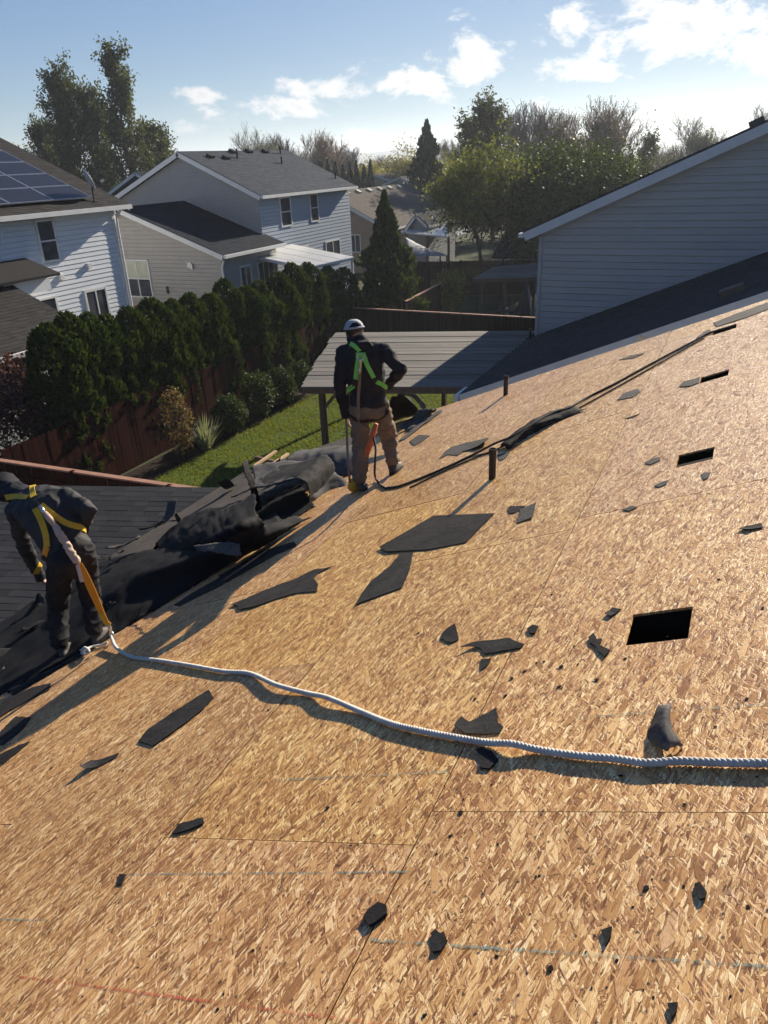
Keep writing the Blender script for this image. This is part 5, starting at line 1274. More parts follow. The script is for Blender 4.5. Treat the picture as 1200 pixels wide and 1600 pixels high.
# low wing
ww = Vector((-5.45, Yw, zw(-5.45))); WU = Vector((math.cos(TH), 0, math.sin(TH)))
mb = MB(); mb.slab([ww, ww + WU * 12, ww + WU * 12 + Vector((0, Yg - Yw - .03, 0)), ww + Vector((0, Yg - Yw - .03, 0))], -RN * .03); mb.build('wing_roof_deck', M['shingle'], nb)
shingle_slope(ww, (0, 1, 0), WU, RN, Yg - Yw - .04, 9, M['shingle'], nb, name='wing_shingle')
mb = MB(); mb.bar(ww + Vector((0, -.02, 0)) - RN * .10, ww + WU * 12 + Vector((0, -.02, 0)) - RN * .10, .03, .20, RN); mb.build('rake_board', M['white'], nb)
mb = MB(); mb.bar(ww + Vector((-.06, -.03, -.09)), ww + Vector((-.06, Yg - Yw, -.09)), .12, .12); mb.build('gutter', M['white'], nb)
lap_wall([(-5.0, .1), (6, .1), (6, zw(6) - .25), (-5.0, zw(-5) - .25)], (0, Yw + .35, 0), (1, 0, 0), (0, -1, 0), .205, nb, M['nbr_siding'])
mb = MB(); mb.box((-4.98, (Yw + Yg) / 2 + .2, 1.15), (.1, Yg - Yw - .5, 2.3)); mb.build('wall', M['nbr_siding'], nb)
mb = MB(); p = Vector((-5.30, Yg - .35, zw(-5.3))); mb.tube([p, p + Z3 * .30], .035, 10); mb.build('vent_pipe', M['pipe'], nb)
mb = MB(); p = Vector((-.15, 16.6, zw(-.15))); mb.box(p + RN * .06, (.45, .35, .12), ROOF_M); mb.build('roof_vent', M['dark_metal'], nb)

# ------------------------------------------------------------------ white house, tinted blue as in shade, with solar panels
bl = thing('solar_house', (-21, 14, 0), 'white two storey house tinted blue as in shade, with solar panels on its roof', 'house')
XB, YB0, YB1 = -21.0, 4.0, 22.1
lap_wall([(YB0, .0), (YB1, .0), (YB1, 6.15), (YB0, 6.15)], (XB, 0, 0), (0, 1, 0), (1, 0, 0), .155, bl, M['shade_blue_siding'])
lap_wall([(-33.6, .0), (XB, .0), (XB, 6.1), (-27.3, 8.75), (-33.6, 6.1)], (0, YB1, 0), (1, 0, 0), (0, 1, 0), .2, bl, M['shade_blue_siding'])
ba = math.atan(.42); BU = Vector((-math.cos(ba), 0, math.sin(ba))); BN = Vector((math.sin(ba), 0, math.cos(ba)))
e0 = Vector((-20.55, YB0 - .3, 6.22)); RL = 7.25; YL = YB1 - YB0 + .65
mb = MB(); mb.slab([e0, e0 + BU * RL, e0 + BU * RL + Vector((0, YL, 0)), e0 + Vector((0, YL, 0))], -BN * .08)
q = e0 + BU * RL; mb.slab([q, Vector((-34, q.y, 6.2)), Vector((-34, q.y + YL, 6.2)), q + Vector((0, YL, 0))], Vector((-.03, 0, -.07))); mb.build('roof', M['shingle_brown'], bl)
shingle_slope(e0 + Vector((0, 8, 0)), (0, 1, 0), BU, BN, YL - 8, RL, M['shingle_brown'], bl)
mb = MB(); mb.bar(e0 + Vector((.05, 0, -.075)), e0 + Vector((.05, YL, -.075)), .13, .14); mb.build('gutter', M['white'], bl)
mb = MB(); mb.slab([(-20.62, YB0, 6.06), (-20.62, YB1 + .3, 6.06), (-21, YB1 + .3, 6.06), (-21, YB0, 6.06)], (0, 0, .02)); mb.build('soffit', M['white'], bl)
mb = MB(); mb.bar(e0 + Vector((0, YL + .01, -.12)), e0 + BU * RL + Vector((0, YL + .01, -.12)), .03, .2, BN); mb.build('rake_board', M['white'], bl)
mb = MB(); mb.tube([(-20.62, YB1 - .05, 6.08), (-20.9, YB1 - .04, 5.8), (-20.93, YB1 - .04, 5.5), (-20.93, YB1 - .04, .1)], .045, 8); mb.build('downspout', M['white'], bl)
mb = MB(); mb.box((-20.98, YB1 - .16, 3.0), (.06, .10, 6.0)); mb.build('corner_trim', M['white'], bl)
O = (XB, 0, 0); sd, nn = (0, 1, 0), (1, 0, 0)
window(bl, O, sd, nn, 18.48, 19.18, 4.70, 5.96, (1, 2)); window(bl, O, sd, nn, 19.94, 20.92, 2.30, 3.52, (2, 1)); window(bl, O, sd, nn, 17.95, 18.62, 2.4, 3.58, (1, 1))
for y, z in ((19.05, 4.15), (20.35, 4.35)):
    mb = MB(); mb.box((XB + .06, y, z), (.10, .16, .18)); mb.build('wall_vent', M['white'], bl)
pm = None; pw, ph = 1.72, 1.02; y_top = [21.15] * 6
for r in range(6):
    for c in range(6):
        yc = y_top[r] - pw * (c + .5) + .0; d0 = .5 + (ph + .02) * (r + .5)
        if r == 3 and c == 1: continue
        p = e0 * 1; p = Vector((e0.x, yc, e0.z)) + BU * d0 + BN * .11
        if pm is None:
            Mx = Matrix((Vector((0, 1, 0)), BU, BN)).transposed(); mb = MB(); mb.box((0, 0, 0), (pw - .02, ph - .02, .035), Mx)
            o = mb.build('solar_panel', M['solar']); pm = o.data; bpy.data.objects.remove(o)
            mb = MB()
            for a, b, L, v in ((0, ph / 2 - .018, pw - .014, 0), (0, -ph / 2 + .018, pw - .014, 0)): mb.box(Mx @ Vector((a, b, .003)), (L, .026, .04), Mx)
            for a in (-pw / 2 + .018, pw / 2 - .018): mb.box(Mx @ Vector((a, 0, .002)), (.026, ph - .07, .04), Mx)
            o = mb.build('frame', M['alu']); fm = o.data; bpy.data.objects.remove(o)
        o = link('solar_panel', pm, None, bl); o.location = p - bl.location; f = link('frame', fm, None, o)
# single-storey wing of the solar panel house
WX = -17.0; sw = .42; we = Vector((WX, 7, 3.12)); wa = math.atan(sw); BWU = Vector((-math.cos(wa), 0, math.sin(wa))); BWN = Vector((math.sin(wa), 0, math.cos(wa)))
shingle_slope(we, (0, 1, 0), BWU, BWN, 9.2, 4.3, M['shingle_brown'], bl, exp=.16, name='wing_shingle')
mb = MB(); mb.slab([we - BWN * .02, we + BWU * 4.3 - BWN * .02, we + BWU * 4.3 + Vector((0, 9.2, 0)) - BWN * .02, we + Vector((0, 9.2, 0)) - BWN * .02], -BWN * .06); mb.build('wing_roof_deck', M['shingle_brown'], bl)
mb = MB(); mb.bar(we + Vector((.05, 0, -.07)), we + Vector((.05, 9.2, -.07)), .12, .12); mb.build('gutter', M['white'], bl)
mb = MB(); mb.box((WX - 2.4, 11.6, 1.45), (4.0, 8.6, 2.9)); mb.build('wing_wall', M['shade_blue_siding'], bl)
mb = MB(); mb.slab([(-20.98, 15.9, 4.0), (-19.9, 15.9, 4.0), (-19.9, 17.6, 4.0), (-20.98, 17.6, 4.0)], (0, 0, .42)); mb.build('bay', M['shade_blue_siding'], bl)
mb = MB(); mb.slab([(-20.98, 15.5, 4.85), (-19.6, 15.5, 4.42), (-19.6, 17.8, 4.42), (-20.98, 17.8, 4.85)], (0, 0, .07)); mb.build('bay_roof', M['shingle_brown'], bl)
# satellite dish on the eave
db = Vector((-20.95, 21.2, 6.38)); dish = thing('satellite_dish', db, 'pale satellite dish on a short mast at the solar panel house eave', 'satellite dish')
mb = MB(); mb.tube([db, db + Vector((0, 0, .42)), db + Vector((.10, -.02, .62))], .028, 8); mb.box(db + Vector((0, 0, .01)), (.2, .2, .02)); mb.build('mast', M['dark_metal'], dish)
ax = Vector((.45, .80, .38)).normalized(); s1 = ax.cross(Z3).normalized(); s2 = s1.cross(ax); mb = MB(); c = db + Vector((.0, -.06, .70)); n = 20
mb.v.append(tuple(c - ax * .07))
for j in (1, 2, 3):
    r = j / 3
    for k in range(n): t = 2 * math.pi * k / n; mb.v.append(tuple(c - ax * .07 * (1 - r * r) + s1 * (.30 * r * math.cos(t)) + s2 * (.36 * r * math.sin(t))))
for k in range(n): mb.f.append((0, 1 + k, 1 + (k + 1) % n)); mb.m.append(0)
for j in range(2):
    for k in range(n): mb.f.append((1 + j * n + k, 1 + j * n + (k + 1) % n, 1 + (j + 1) * n + (k + 1) % n, 1 + (j + 1) * n + k)[::-1]); mb.m.append(0)
rf = mb.build('reflector', M['dish'], dish, smooth=True); md = rf.modifiers.new('t', 'SOLIDIFY'); md.thickness = .012
mb = MB(); mb.tube([c - s2 * .34, c - s2 * .22 + ax * .38], .014, 6); mb.build('feed_arm', M['dark_metal'], dish)
mb = MB(); mb.tube([c - s2 * .22 + ax * .34, c - s2 * .20 + ax * .46], [.05, .035], 8); mb.build('receiver', M['dish'], dish)

# ------------------------------------------------------------------ grey house with two gables
gh = thing('grey_house', (-25, 31, 0), 'grey sided two storey house with a lower front gable wing', 'house')
def roof_slab(parent, e, up, nrm, L, Wd, mt, exp=.16, name='roof', fl=False):
    e, up, nrm = Vector(e), Vector(up).normalized(), Vector(nrm).normalized()
    mb = MB(); mb.slab([e, e + up * Wd, e + up * Wd + Vector((0, L, 0)), e + Vector((0, L, 0))], -nrm * .10); mb.build(name, mt, parent)
    shingle_slope(e, (0, 1, 0), up, nrm, L, Wd, mt, parent, exp=exp, flat=fl)
def slopes(xe, ze, xr, zr_):
    d_ = Vector((xr - xe, 0, zr_ - ze)); W_ = d_.length; d_.normalize(); n_ = Vector((-d_.z, 0, d_.x)); n_ = n_ if n_.z > 0 else -n_
    return d_, n_, W_
def gable_house(t, Y0, Y1, xl, zl, xr, zr_, xa, za, wall_mt, roof_mt, exp=.14, over=.35, rake=.2, side_mt=None, zb=0.0, fl=False, side_exp=None):
    """front gable towards us, ridge along Y; eaves at (xl, zl) and (xr, zr), apex (xa, za) of the roof surface"""
    lap_wall([(xl + over, zb), (xr - over, zb), (xr - over, zr_ - .02), (xa, za - .18), (xl + over, zl - .02)], (0, Y0, 0), (1, 0, 0), (0, -1, 0), exp, t, wall_mt)
    lap_wall([(Y0, zb), (Y1, zb), (Y1, zr_ - .1), (Y0, zr_ - .1)], (xr - over, 0, 0), (0, 1, 0), (1, 0, 0), side_exp or exp, t, side_mt or wall_mt)
    for xe, ze in ((xl, zl), (xr, zr_)):
        d_, n_, W_ = slopes(xe, ze, xa, za); roof_slab(t, (xe, Y0 - .3, ze), d_, n_, Y1 - Y0 + .6, W_, roof_mt, fl=fl)
        e = Vector((xe, Y0 - .32, ze)); mb = MB(); mb.bar(e - n_ * .12, e + d_ * (W_ + .0) - n_ * .12, .03, rake, n_); mb.build('rake_board', M['white'], t)
        s = 1 if xe > xa else -1; mb = MB(); mb.bar(Vector((xe + .05 * s, Y0 - .3, ze - .08)), Vector((xe + .05 * s, Y1 + .3, ze - .08)), .13, .13); mb.build('gutter', M['white'], t)
    mb = MB(); mb.box(((xl + xr) / 2, Y1, (zb + min(zl, zr_)) / 2), (xr - xl - 2 * over, .1, min(zl, zr_) - zb)); mb.build('back_wall', wall_mt, t)
    mb = MB(); mb.box((xl + over, (Y0 + Y1) / 2, (zb + zl) / 2), (.1, Y1 - Y0, zl - zb)); mb.build('side_wall', wall_mt, t)
gable_house(gh, 31.3, 40.4, -29.5, 6.1, -20.55, 6.06, -24.95, 8.05, M['grey_siding'], M['shingle_grey'], side_mt=M['slate_siding'], exp=.17)
gable_house(gh, 27.0, 31.25, -30.4, 3.98, -19.85, 3.98, -25.2, 5.90, M['greige_siding'], M['shingle_navy'], exp=.17)
XG = -20.9
window(gh, (XG, 0, 0), (0, 1, 0), (1, 0, 0), 33.05, 34.0, 4.55, 5.85, (1, 2)); window(gh, (XG, 0, 0), (0, 1, 0), (1, 0, 0), 35.95, 36.75, 4.55, 5.85, (1, 2))
window(gh, (XG, 0, 0), (0, 1, 0), (1, 0, 0), 37.3, 38.9, 2.2, 3.4, (2, 1)); window(gh, (XG, 0, 0), (0, 1, 0), (1, 0, 0), 34.6, 35.4, 2.4, 3.4, (1, 1))
w0 = atY(193, 408, 27.0); w1_ = atY(231, 464, 27.0)
window(gh, (0, 27.0, 0), (1, 0, 0), (0, -1, 0), w0.x, w0.x + 1.42, w1_.z, w1_.z + 1.6, (2, 2), glass=lambda i, j: M['blind'] if j == 1 else M['glass'])
window(gh, (-20.2, 0, 0), (0, 1, 0), (1, 0, 0), 28.2, 29.0, 1.2, 3.3, (2, 1)); window(gh, (-20.2, 0, 0), (0, 1, 0), (1, 0, 0), 29.6, 30.9, 1.2, 3.3, (3, 1))
mb = MB(); q = Vector((-20.0, 26.9, 3.75)); mb.tube([q, q + Vector((-.15, .05, -.25)), q + Vector((-.17, .05, -.4)), q + Vector((-.17, .05, -3.6))], .05, 8); mb.build('downspout', M['white'], gh)
p = atY(297, 414, 26.97); mb = MB(); mb.box(p, (.22, .12, .22)); mb.box(p + Vector((.12, -.06, -.05)), (.14, .1, .2)); mb.build('meter_box', M['white'], gh)
p = atY(262, 453, 26.97); mb = MB(); mb.box(p, (.1, .1, .3)); mb.build('tap', M['dark_metal'], gh)
p = atY(212, 470, 26.6); mb = MB(); mb.box((p.x, 26.5, .9), (2.2, .8, 1.5)); mb.build('brick_step', M['brick_red'], gh)
d_, n_, W_ = slopes(-20.55, 6.06, -24.95, 8.05); eo = Vector((-20.55, 31, 6.06)); Mx = Matrix((d_, Vector((0, 1, 0)), n_)).transposed()
for y, s in ((32.6, 4.1), (33.6, 3.9), (35.1, 4.6), (36.6, 4.6), (38.1, 4.55)):
    p = Vector((eo.x, y, eo.z)) + d_ * s + n_ * .07; mb = MB(); mb.box(p, (.32, .30, .12), Mx); mb.build('roof_vent', M['shingle_brown'], gh)
for y, s, h in ((34.6, 3.9, .45), (37.6, 3.1, .35), (40.0, 1.0, .35), (39.3, 4.3, .4)):
    p = Vector((eo.x, y, eo.z)) + d_ * s; mb = MB(); mb.tube([p, p + Z3 * h], .05, 8); mb.build('vent_pipe', M['pipe'], gh)
# patio cover
a = atX(386, 399, -20.9); a2 = atX(456, 382, -20.9); zc = a.z - .25; b = atZ(481, 418, zc - .15); b2 = atZ(553, 402, zc - .12)
pt = thing('patio_cover', (b.x, b.y, 0), 'milky flat patio cover standing against the grey house', 'patio cover')
pan = 7
for k in range(pan):
    t0, t1 = k / pan + .004, (k + 1) / pan - .004; A0, A1 = a.lerp(a2, t0), a.lerp(a2, t1); B0, B1 = b.lerp(b2, t0), b.lerp(b2, t1)
    mb = MB(); mb.slab([A0, B0, B1, A1], Z3 * (.025 + .006 * (k % 2))); mb.build('roof_panel', M['polycarb'], pt)
mb = MB(); mb.bar(b - Z3 * .05, b2 - Z3 * .05, .08, .12); mb.bar(a - Z3 * .05, b - Z3 * .05, .06, .1); mb.bar(a2 - Z3 * .05, b2 - Z3 * .05, .06, .1); mb.build('frame', M['white'], pt)
for p in (b, b.lerp(b2, .5), b2):
    mb = MB(); mb.box((p.x - .1, p.y, (p.z - .1) / 2), (.1, .1, p.z - .1)); mb.build('post', M['white'], pt)

# ------------------------------------------------------------------ houses farther off
tn = thing('tan_house', (-26, 52, 0), 'tan single storey house with a brown-grey roof beyond the pointed conifer', 'house')
ap = atY(512, 300, 50); er = atY(612, 357, 50); el_ = Vector((ap.x - (er.x - ap.x), 50, er.z))
gable_house(tn, 50, 64, el_.x, el_.z, er.x, er.z, ap.x, ap.z, M['tan_siding'], M['shingle_tan'], exp=.2, zb=-.02)
p = atY(547, 367, 49.98); p2 = atY(564, 394, 49.98); window(tn, (0, 50, 0), (1, 0, 0), (0, -1, 0), p.x, p2.x, p2.z, p.z, (2, 1))
d_, n_, W_ = slopes(er.x, er.z, ap.x, ap.z); Mx = Matrix((d_, Vector((0, 1, 0)), n_)).transposed()
for k in range(6):
    p = Vector((er.x, 52 + 1.9 * k, er.z)) + d_ * (W_ - .5) + n_ * .07; mb = MB(); mb.box(p, (.4, .4, .14), Mx); mb.build('roof_vent', M['blind'], tn)
for y, s in ((54, 2.6), (61, 1.3), (63, 1.2)):
    p = Vector((er.x, y, er.z)) + d_ * s; mb = MB(); mb.tube([p, p + Z3 * .5], .06, 8); mb.build('vent_pipe', M['pipe'], tn)
# porch gable with a flat cover on the tan house
pg = thing('porch_wing', (-21, 49, 0), 'small dark roofed gable with a flat grey porch beside the tan house', 'porch')
g0, g1, g2 = atY(632, 360, 47), atY(652, 333, 47), atY(672, 352, 47)
gable_house(pg, 47, 52, g0.x, g0.z, g2.x, g2.z, g1.x, g1.z, M['grey_siding'], M['shingle_navy'], exp=.2, over=.15, rake=.14)
c0, c1, c2, c3 = atY(634, 365, 45.5), atY(700, 372, 45.5), atY(697, 350, 50), atY(640, 352, 50)
mb = MB(); mb.slab([c0, c1, c2, c3], Z3 * .08); mb.build('porch_roof', M['polycarb'], pg)
for p in (c0, c0.lerp(c1, .5), c1): mb = MB(); mb.box((p.x, p.y + .1, p.z / 2), (.12, .12, p.z)); mb.build('post', M['brown_wood'], pg)
cn = thing('shade_canopy', atY(660, 400, 42), 'grey cloth shade canopy sagging above the far dark fence', 'canopy')
q = [[atY(634, 371, 43), atY(655, 382, 43), atY(688, 396, 42.6)], [atY(634, 386, 42), atY(660, 391, 42), atY(694, 398, 42)], [atY(634, 401, 41.3), atY(662, 400, 41.3), atY(698, 399, 41.6)]]
sheet('cloth', q, M['tarp'], .02, 5, 4, .05, 1.5, 20, parent=cn)
for p in (q[0][0], q[0][2], q[2][0], q[2][2]): mb = MB(); mb.tube([Vector((p.x, p.y, 0)), p], .04, 6); mb.build('pole', M['dark_metal'], cn)
def far_house(label, u0, v0, u1, v1, u2, v2, Y, dY, wall, roof, name='far_house'):
    """left eave, apex and right eave of a gable as seen at distance Y"""
    L_, A_, R2 = atY(u0, v0, Y), atY(u1, v1, Y), atY(u2, v2, Y); t = thing(name, (A_.x, Y, 0), label, 'house')
    gable_house(t, Y, Y + dY, L_.x, L_.z, R2.x, R2.z, A_.x, A_.z, M[wall], M[roof], exp=.25, fl=True); return t
far_house('far white gabled house between the tall conifer and the light green maple', 655, 312, 676, 294, 712, 312, 75, 12, 'white_siding', 'shingle_grey')
far_house('far tan roofed house left of the tall dark conifer', 565, 285, 585, 272, 618, 283, 95, 16, 'tan_siding', 'shingle_tan')
far_house('far low house with a pale roof right behind the tan roofed one', 600, 287, 626, 276, 650, 290, 88, 12, 'greige_siding', 'shingle_brown')
# dark roofed part at the back of the grey house
far_house('dark roofed house behind the left end of the grey house', 170, 303, 215, 268, 265, 300, 46, 8, 'shingle_navy', 'shingle_navy')
# low house and patio beyond the cross fence
lh = thing('low_house', (-10, 50, 0), 'low pale house with a strip window beyond the far patio', 'house')
a, b = atY(772, 402, 50), atY(846, 402, 50); e = atY(772, 470, 50)
lap_wall([(a.x, 0), (b.x + 3, 0), (b.x + 3, a.z), (a.x, a.z)], (0, 50, 0), (1, 0, 0), (0, -1, 0), .2, lh, M['white_siding'])
p, p2 = atY(803, 409, 49.97), atY(830, 418, 49.97); window(lh, (0, 50, 0), (1, 0, 0), (0, -1, 0), p.x, p2.x, p2.z, p.z, (2, 1), M['brown_wood'])
mb = MB(); t1 = atY(768, 404, 49.6); mb.slab([(t1.x, 49.6, t1.z), (b.x + 3.4, 49.6, t1.z), (b.x + 3.4, 54, t1.z + 1.9), (t1.x, 54, t1.z + 1.9)], (0, 0, .12)); mb.build('roof', M['shingle_navy'], lh)
np_ = thing('patio_roof', (-11, 38, 0), 'grey patio roof on timber posts beyond the cross fence at right', 'patio cover')
c0, c1 = atY(738, 437, 36.5), atY(850, 434, 36.5); c2, c3 = atY(850, 412, 41), atY(772, 418, 41)
for k in range(6):
    t0, t1 = k / 6, (k + 1) / 6 - .01; mb = MB(); mb.slab([c0.lerp(c3, t0), c1.lerp(c2, t0), c1.lerp(c2, t1), c0.lerp(c3, t1)], Z3 * (.05 + .01 * (k % 2))); mb.build('roof_board', M['grey_board'], np_)
mb = MB(); mb.bar(c0 - Z3 * .08, c1 - Z3 * .08, .08, .16); mb.build('beam', M['brown_wood'], np_)
for u in (752, 788, 835): p = atY(u, 440, 36.6); mb = MB(); mb.box((p.x, 36.6, p.z / 2), (.14, .14, p.z)); mb.build('post', M['brown_wood'], np_)
p = atY(822, 462, 35.0); um = thing('closed_umbrella', (p.x, 35, 0), 'closed dark patio umbrella under the far patio roof', 'umbrella')
mb = MB(); mb.tube([(p.x, 35, .25), (p.x, 35, .7), (p.x, 35, 1.3), (p.x, 35, 1.75), (p.x, 35, 1.9)], [.36, .32, .22, .10, .02], 9); mb.build('canopy', M['dark_metal'], um)
mb = MB(); mb.tube([(p.x, 35, 0), (p.x, 35, 2.0)], .03, 6); mb.build('pole', M['brown_wood'], um)
for u, v, lab in ((790, 490, 'white garden pot on the ground below the far patio roof'), (822, 491, 'small white garden ornament right of the white pot')):
    p = atZ(u, v, .12); mb = MB(); mb.tube([(p.x, p.y, 0), (p.x, p.y, .1), (p.x, p.y, .28), (p.x, p.y, .32)], [.12, .17, .2, .17], 10); mb.ball((p.x + .08, p.y, .36), (.14, .12, .09), 8, 6); tag(mb.build('garden_pot', M['white'], base=(p.x, p.y, 0)), lab, 'pot')
gp_ = thing('garden_chair', (-9.6, 34.4, 0), 'dark slatted garden bench in front of the far patio', 'bench'); o0 = atZ(806, 487, .4); o0.z = 0
for k in range(7): mb = MB(); mb.bar(o0 + Vector((-.8 + .22 * k, 0, .45)), o0 + Vector((-.75 + .22 * k, .35, .95)), .06, .03); mb.build('slat', M['brown_wood'], gp_)
mb = MB(); mb.box(o0 + Vector((-.1, -.1, .42)), (1.7, .5, .06)); mb.build('seat', M['brown_wood'], gp_)
for sx_ in (-.85, .65): mb = MB(); mb.box(o0 + Vector((sx_, -.1, .2)), (.07, .45, .4)); mb.build('leg', M['brown_wood'], gp_)

# ------------------------------------------------------------------ air
HAZE = 0.00045
hz = MB(); hz.box((0, 1000, 31), (5600, 3600, 64)); ho = hz.build('haze', None, kind='stuff')
hm = bpy.data.materials.new('haze_air'); hm.use_nodes = True; ht = NT(hm.node_tree); ht.n.clear()
hout = ht.n.new('ShaderNodeOutputMaterial'); hv = ht.add('ShaderNodeVolumePrincipled', Color=(0.80, 0.88, 1.0), Density=HAZE, Anisotropy=0.4); ht.l.new(hv.outputs[0], hout.inputs['Volume'])
ho.data.materials.append(hm)
# ------------------------------------------------------------------ vegetation
def rvec(n): v = rng.normal(size=(n, 3)); return v / (np.linalg.norm(v, axis=1, keepdims=True) + 1e-9)
def leaf_quads(P, size, up=None, aspect=.55, vert=0.0):
    """leaf-shaped quads at points P; up biases the long axis"""
    n = len(P); a = rvec(n)
    if up is not None: a = a * (1 - vert) + np.array(up) * vert; a /= np.linalg.norm(a, axis=1, keepdims=True)
    b = np.cross(a, rvec(n)); b /= np.linalg.norm(b, axis=1, keepdims=True) + 1e-9
    s = size * rng.uniform(.6, 1.3, (n, 1)); a = a * s; b = b * s * aspect; c = np.cross(a, b); c = c / (np.linalg.norm(c, axis=1, keepdims=True) + 1e-9) * s * .12
    return np.stack([P - a * .5, P + b * .5 + c, P + a * .5, P - b * .5 + c], 1)
def column_tree(name, H, rad, n, size, mt, profile, label=None, cat='tree', group=None, lump=.16, trunk=True):
    """evergreen: sprays packed through the outer shell of a lumpy profile"""
    t = thing(name, (0, 0, 0), label or name, cat, group)
    z = rng.uniform(0, 1, n * 2); a = rng.uniform(0, 2 * np.pi, n * 2); pr = np.array([profile(x) for x in z])
    keep = rng.uniform(0, 1, n * 2) < (pr / pr.max()) ** .8; z, a, pr = z[keep][:n], a[keep][:n], pr[keep][:n]
    lm = np.array([noise.noise(Vector((math.cos(x) * 1.6, math.sin(x) * 1.6, y * H * 1.3 + rad * 7))) + .6 * noise.noise(Vector((math.cos(x) * 4, math.sin(x) * 4, y * H * 3.1))) for x, y in zip(a, z)])
    r = pr * rad * (1 + lump * 1.6 * lm) * (1 - np.abs(rng.normal(0, .10, len(z)))); P = np.stack([np.cos(a) * r, np.sin(a) * r, z * H], 1)
    up = np.stack([np.cos(a) * .45, np.sin(a) * .45, np.full(len(a), .9)], 1)
    V = leaf_quads(P, size, up, .45, .72)
    quads_obj('crown', V, mt, t)
    if trunk: mb = MB(); mb.tube([(0, 0, -.05), (0, 0, H * .5), (0, 0, H * .93)], [.06 + H * .012, .05, .012], 8); mb.build('trunk', M['bark'], t)
    return t
def skeleton(H, spread, depth, seed, up=.5, first=.25, kids=(3, 5), ratio=.68, r0=None, jitter=.35):
    rs = random.Random(seed); segs = []; tips = []
    r0 = r0 or H * .016
    def grow(p, d_, L, r, k):
        n = 3; q = p
        for i in range(n):
            d_ = (d_ + Vector((rs.gauss(0, 1), rs.gauss(0, 1), rs.gauss(0, 1))) * .10 + Z3 * up * .08).normalized(); q2 = q + d_ * (L / n); rr = r * (1 - .4 * (i + 1) / n)
            segs.append((q, q2, r * (1 - .4 * i / n), rr)); q = q2
            if k > 0 and (i > 0 or k < depth):
                for _ in range(rs.randint(*kids) if i == n - 1 else rs.randint(1, 2)):
                    s = Vector((rs.gauss(0, 1), rs.gauss(0, 1), 0)); s = s.normalized() if s.length > 0 else Vector((1, 0, 0))
                    nd = (d_ * (1 - spread) + s * spread + Z3 * up * .4 + Vector((rs.gauss(0, jitter), rs.gauss(0, jitter), rs.gauss(0, jitter))) * .4).normalized()
                    grow(q, nd, L * ratio * rs.uniform(.75, 1.15), rr * .62, k - 1)
        if k == 0: tips.append(q)
        elif k == 1: tips.append(q)
    grow(Vector((0, 0, 0)), Vector((0, 0, 1)), H * first, r0, depth)
    return segs, tips
def skeleton_mesh(segs, nside=5, rmin=.004):
    mb = MB()
    for a, b, ra, rb in segs:
        ns = nside if ra > .03 else 3; t = (b - a).normalized(); s = t.orthogonal().normalized(); c = t.cross(s); i = len(mb.v)
        for p, r in ((a, max(ra, rmin)), (b, max(rb, rmin))):
            for k in range(ns): an = 2 * math.pi * k / ns; mb.v.append(tuple(p + (s * math.cos(an) + c * math.sin(an)) * r))
        for k in range(ns): k2 = (k + 1) % ns; mb.f.append((i + k, i + k2, i + ns + k2, i + ns + k)); mb.m.append(0)
    return mb
def fit(segs, tips, H):
    zm = max(s[1].z for s in segs); f = H / zm
    return [(a * f, b * f, ra, rb) for a, b, ra, rb in segs], [p * f for p in tips]
def bare_tree(H, seed, mt, spread=.42, up=.55, depth=5, buds=None, r0=None, kids=(2, 3), ratio=.72, first=.15, rmin=.012):
    t = thing('bare_tree', (0, 0, 0), 'bare tree', 'tree', 'bare spring trees on the skyline'); segs, tips = fit(*skeleton(H, spread, depth, seed, up, first, kids, ratio, r0), H)
    skeleton_mesh([s for s in segs if s[2] > H * .0035], 5, rmin * 1.5).build('trunk', M['bark'], t); skeleton_mesh([s for s in segs if s[2] <= H * .0035], 3, rmin).build('twigs', mt, t)
    if buds: P = np.array([list(p) for p in tips]); P = np.repeat(P, 2, 0) + rng.normal(0, H * .008, (len(P) * 2, 3)); quads_obj('bud_cluster', leaf_quads(P, H * .0085), buds, t)
    return t
def leafy_tree(name, H, seed, mt, n_leaf, size, spread=.5, up=.3, depth=4, clump=.05, label='', first=.22, kids=(3, 4), group='leafy trees between the houses', cat='tree', shape=None, ratio=.72, zmin=0.0):
    t = thing(name, (0, 0, 0), label, cat, group); segs, tips = fit(*skeleton(H, spread, depth, seed, up, first, kids, ratio), H)
    if shape:
        tips = [Vector((p.x * shape[0], p.y * shape[0], p.z)) for p in tips]; segs = [(Vector((a.x * shape[0], a.y * shape[0], a.z)), Vector((b.x * shape[0], b.y * shape[0], b.z)), ra, rb) for a, b, ra, rb in segs]
    skeleton_mesh(segs, 6, .008).build('trunk', M['bark'], t)
    T = np.array([list(p) for p in tips if p.z > zmin]); ix = rng.integers(0, len(T), n_leaf); cs = H * clump * rng.uniform(.5, 1.5, (len(T), 1))
    P = T[ix] + rng.normal(0, 1, (n_leaf, 3)) * cs[ix] * np.array([1, 1, .75])
    quads_obj('crown', leaf_quads(P, size, None, .6), mt, t)
    return t
def place(t, p, s=1.0, rz=None, sz=None): t.location = p; t.scale = (s, s, sz or s); t.rotation_euler = (0, 0, random.uniform(0, 6.28) if rz is None else rz); return t
def ground_at(u, Y): p = atY(u, 300, Y); return Vector((p.x, Y, 0))

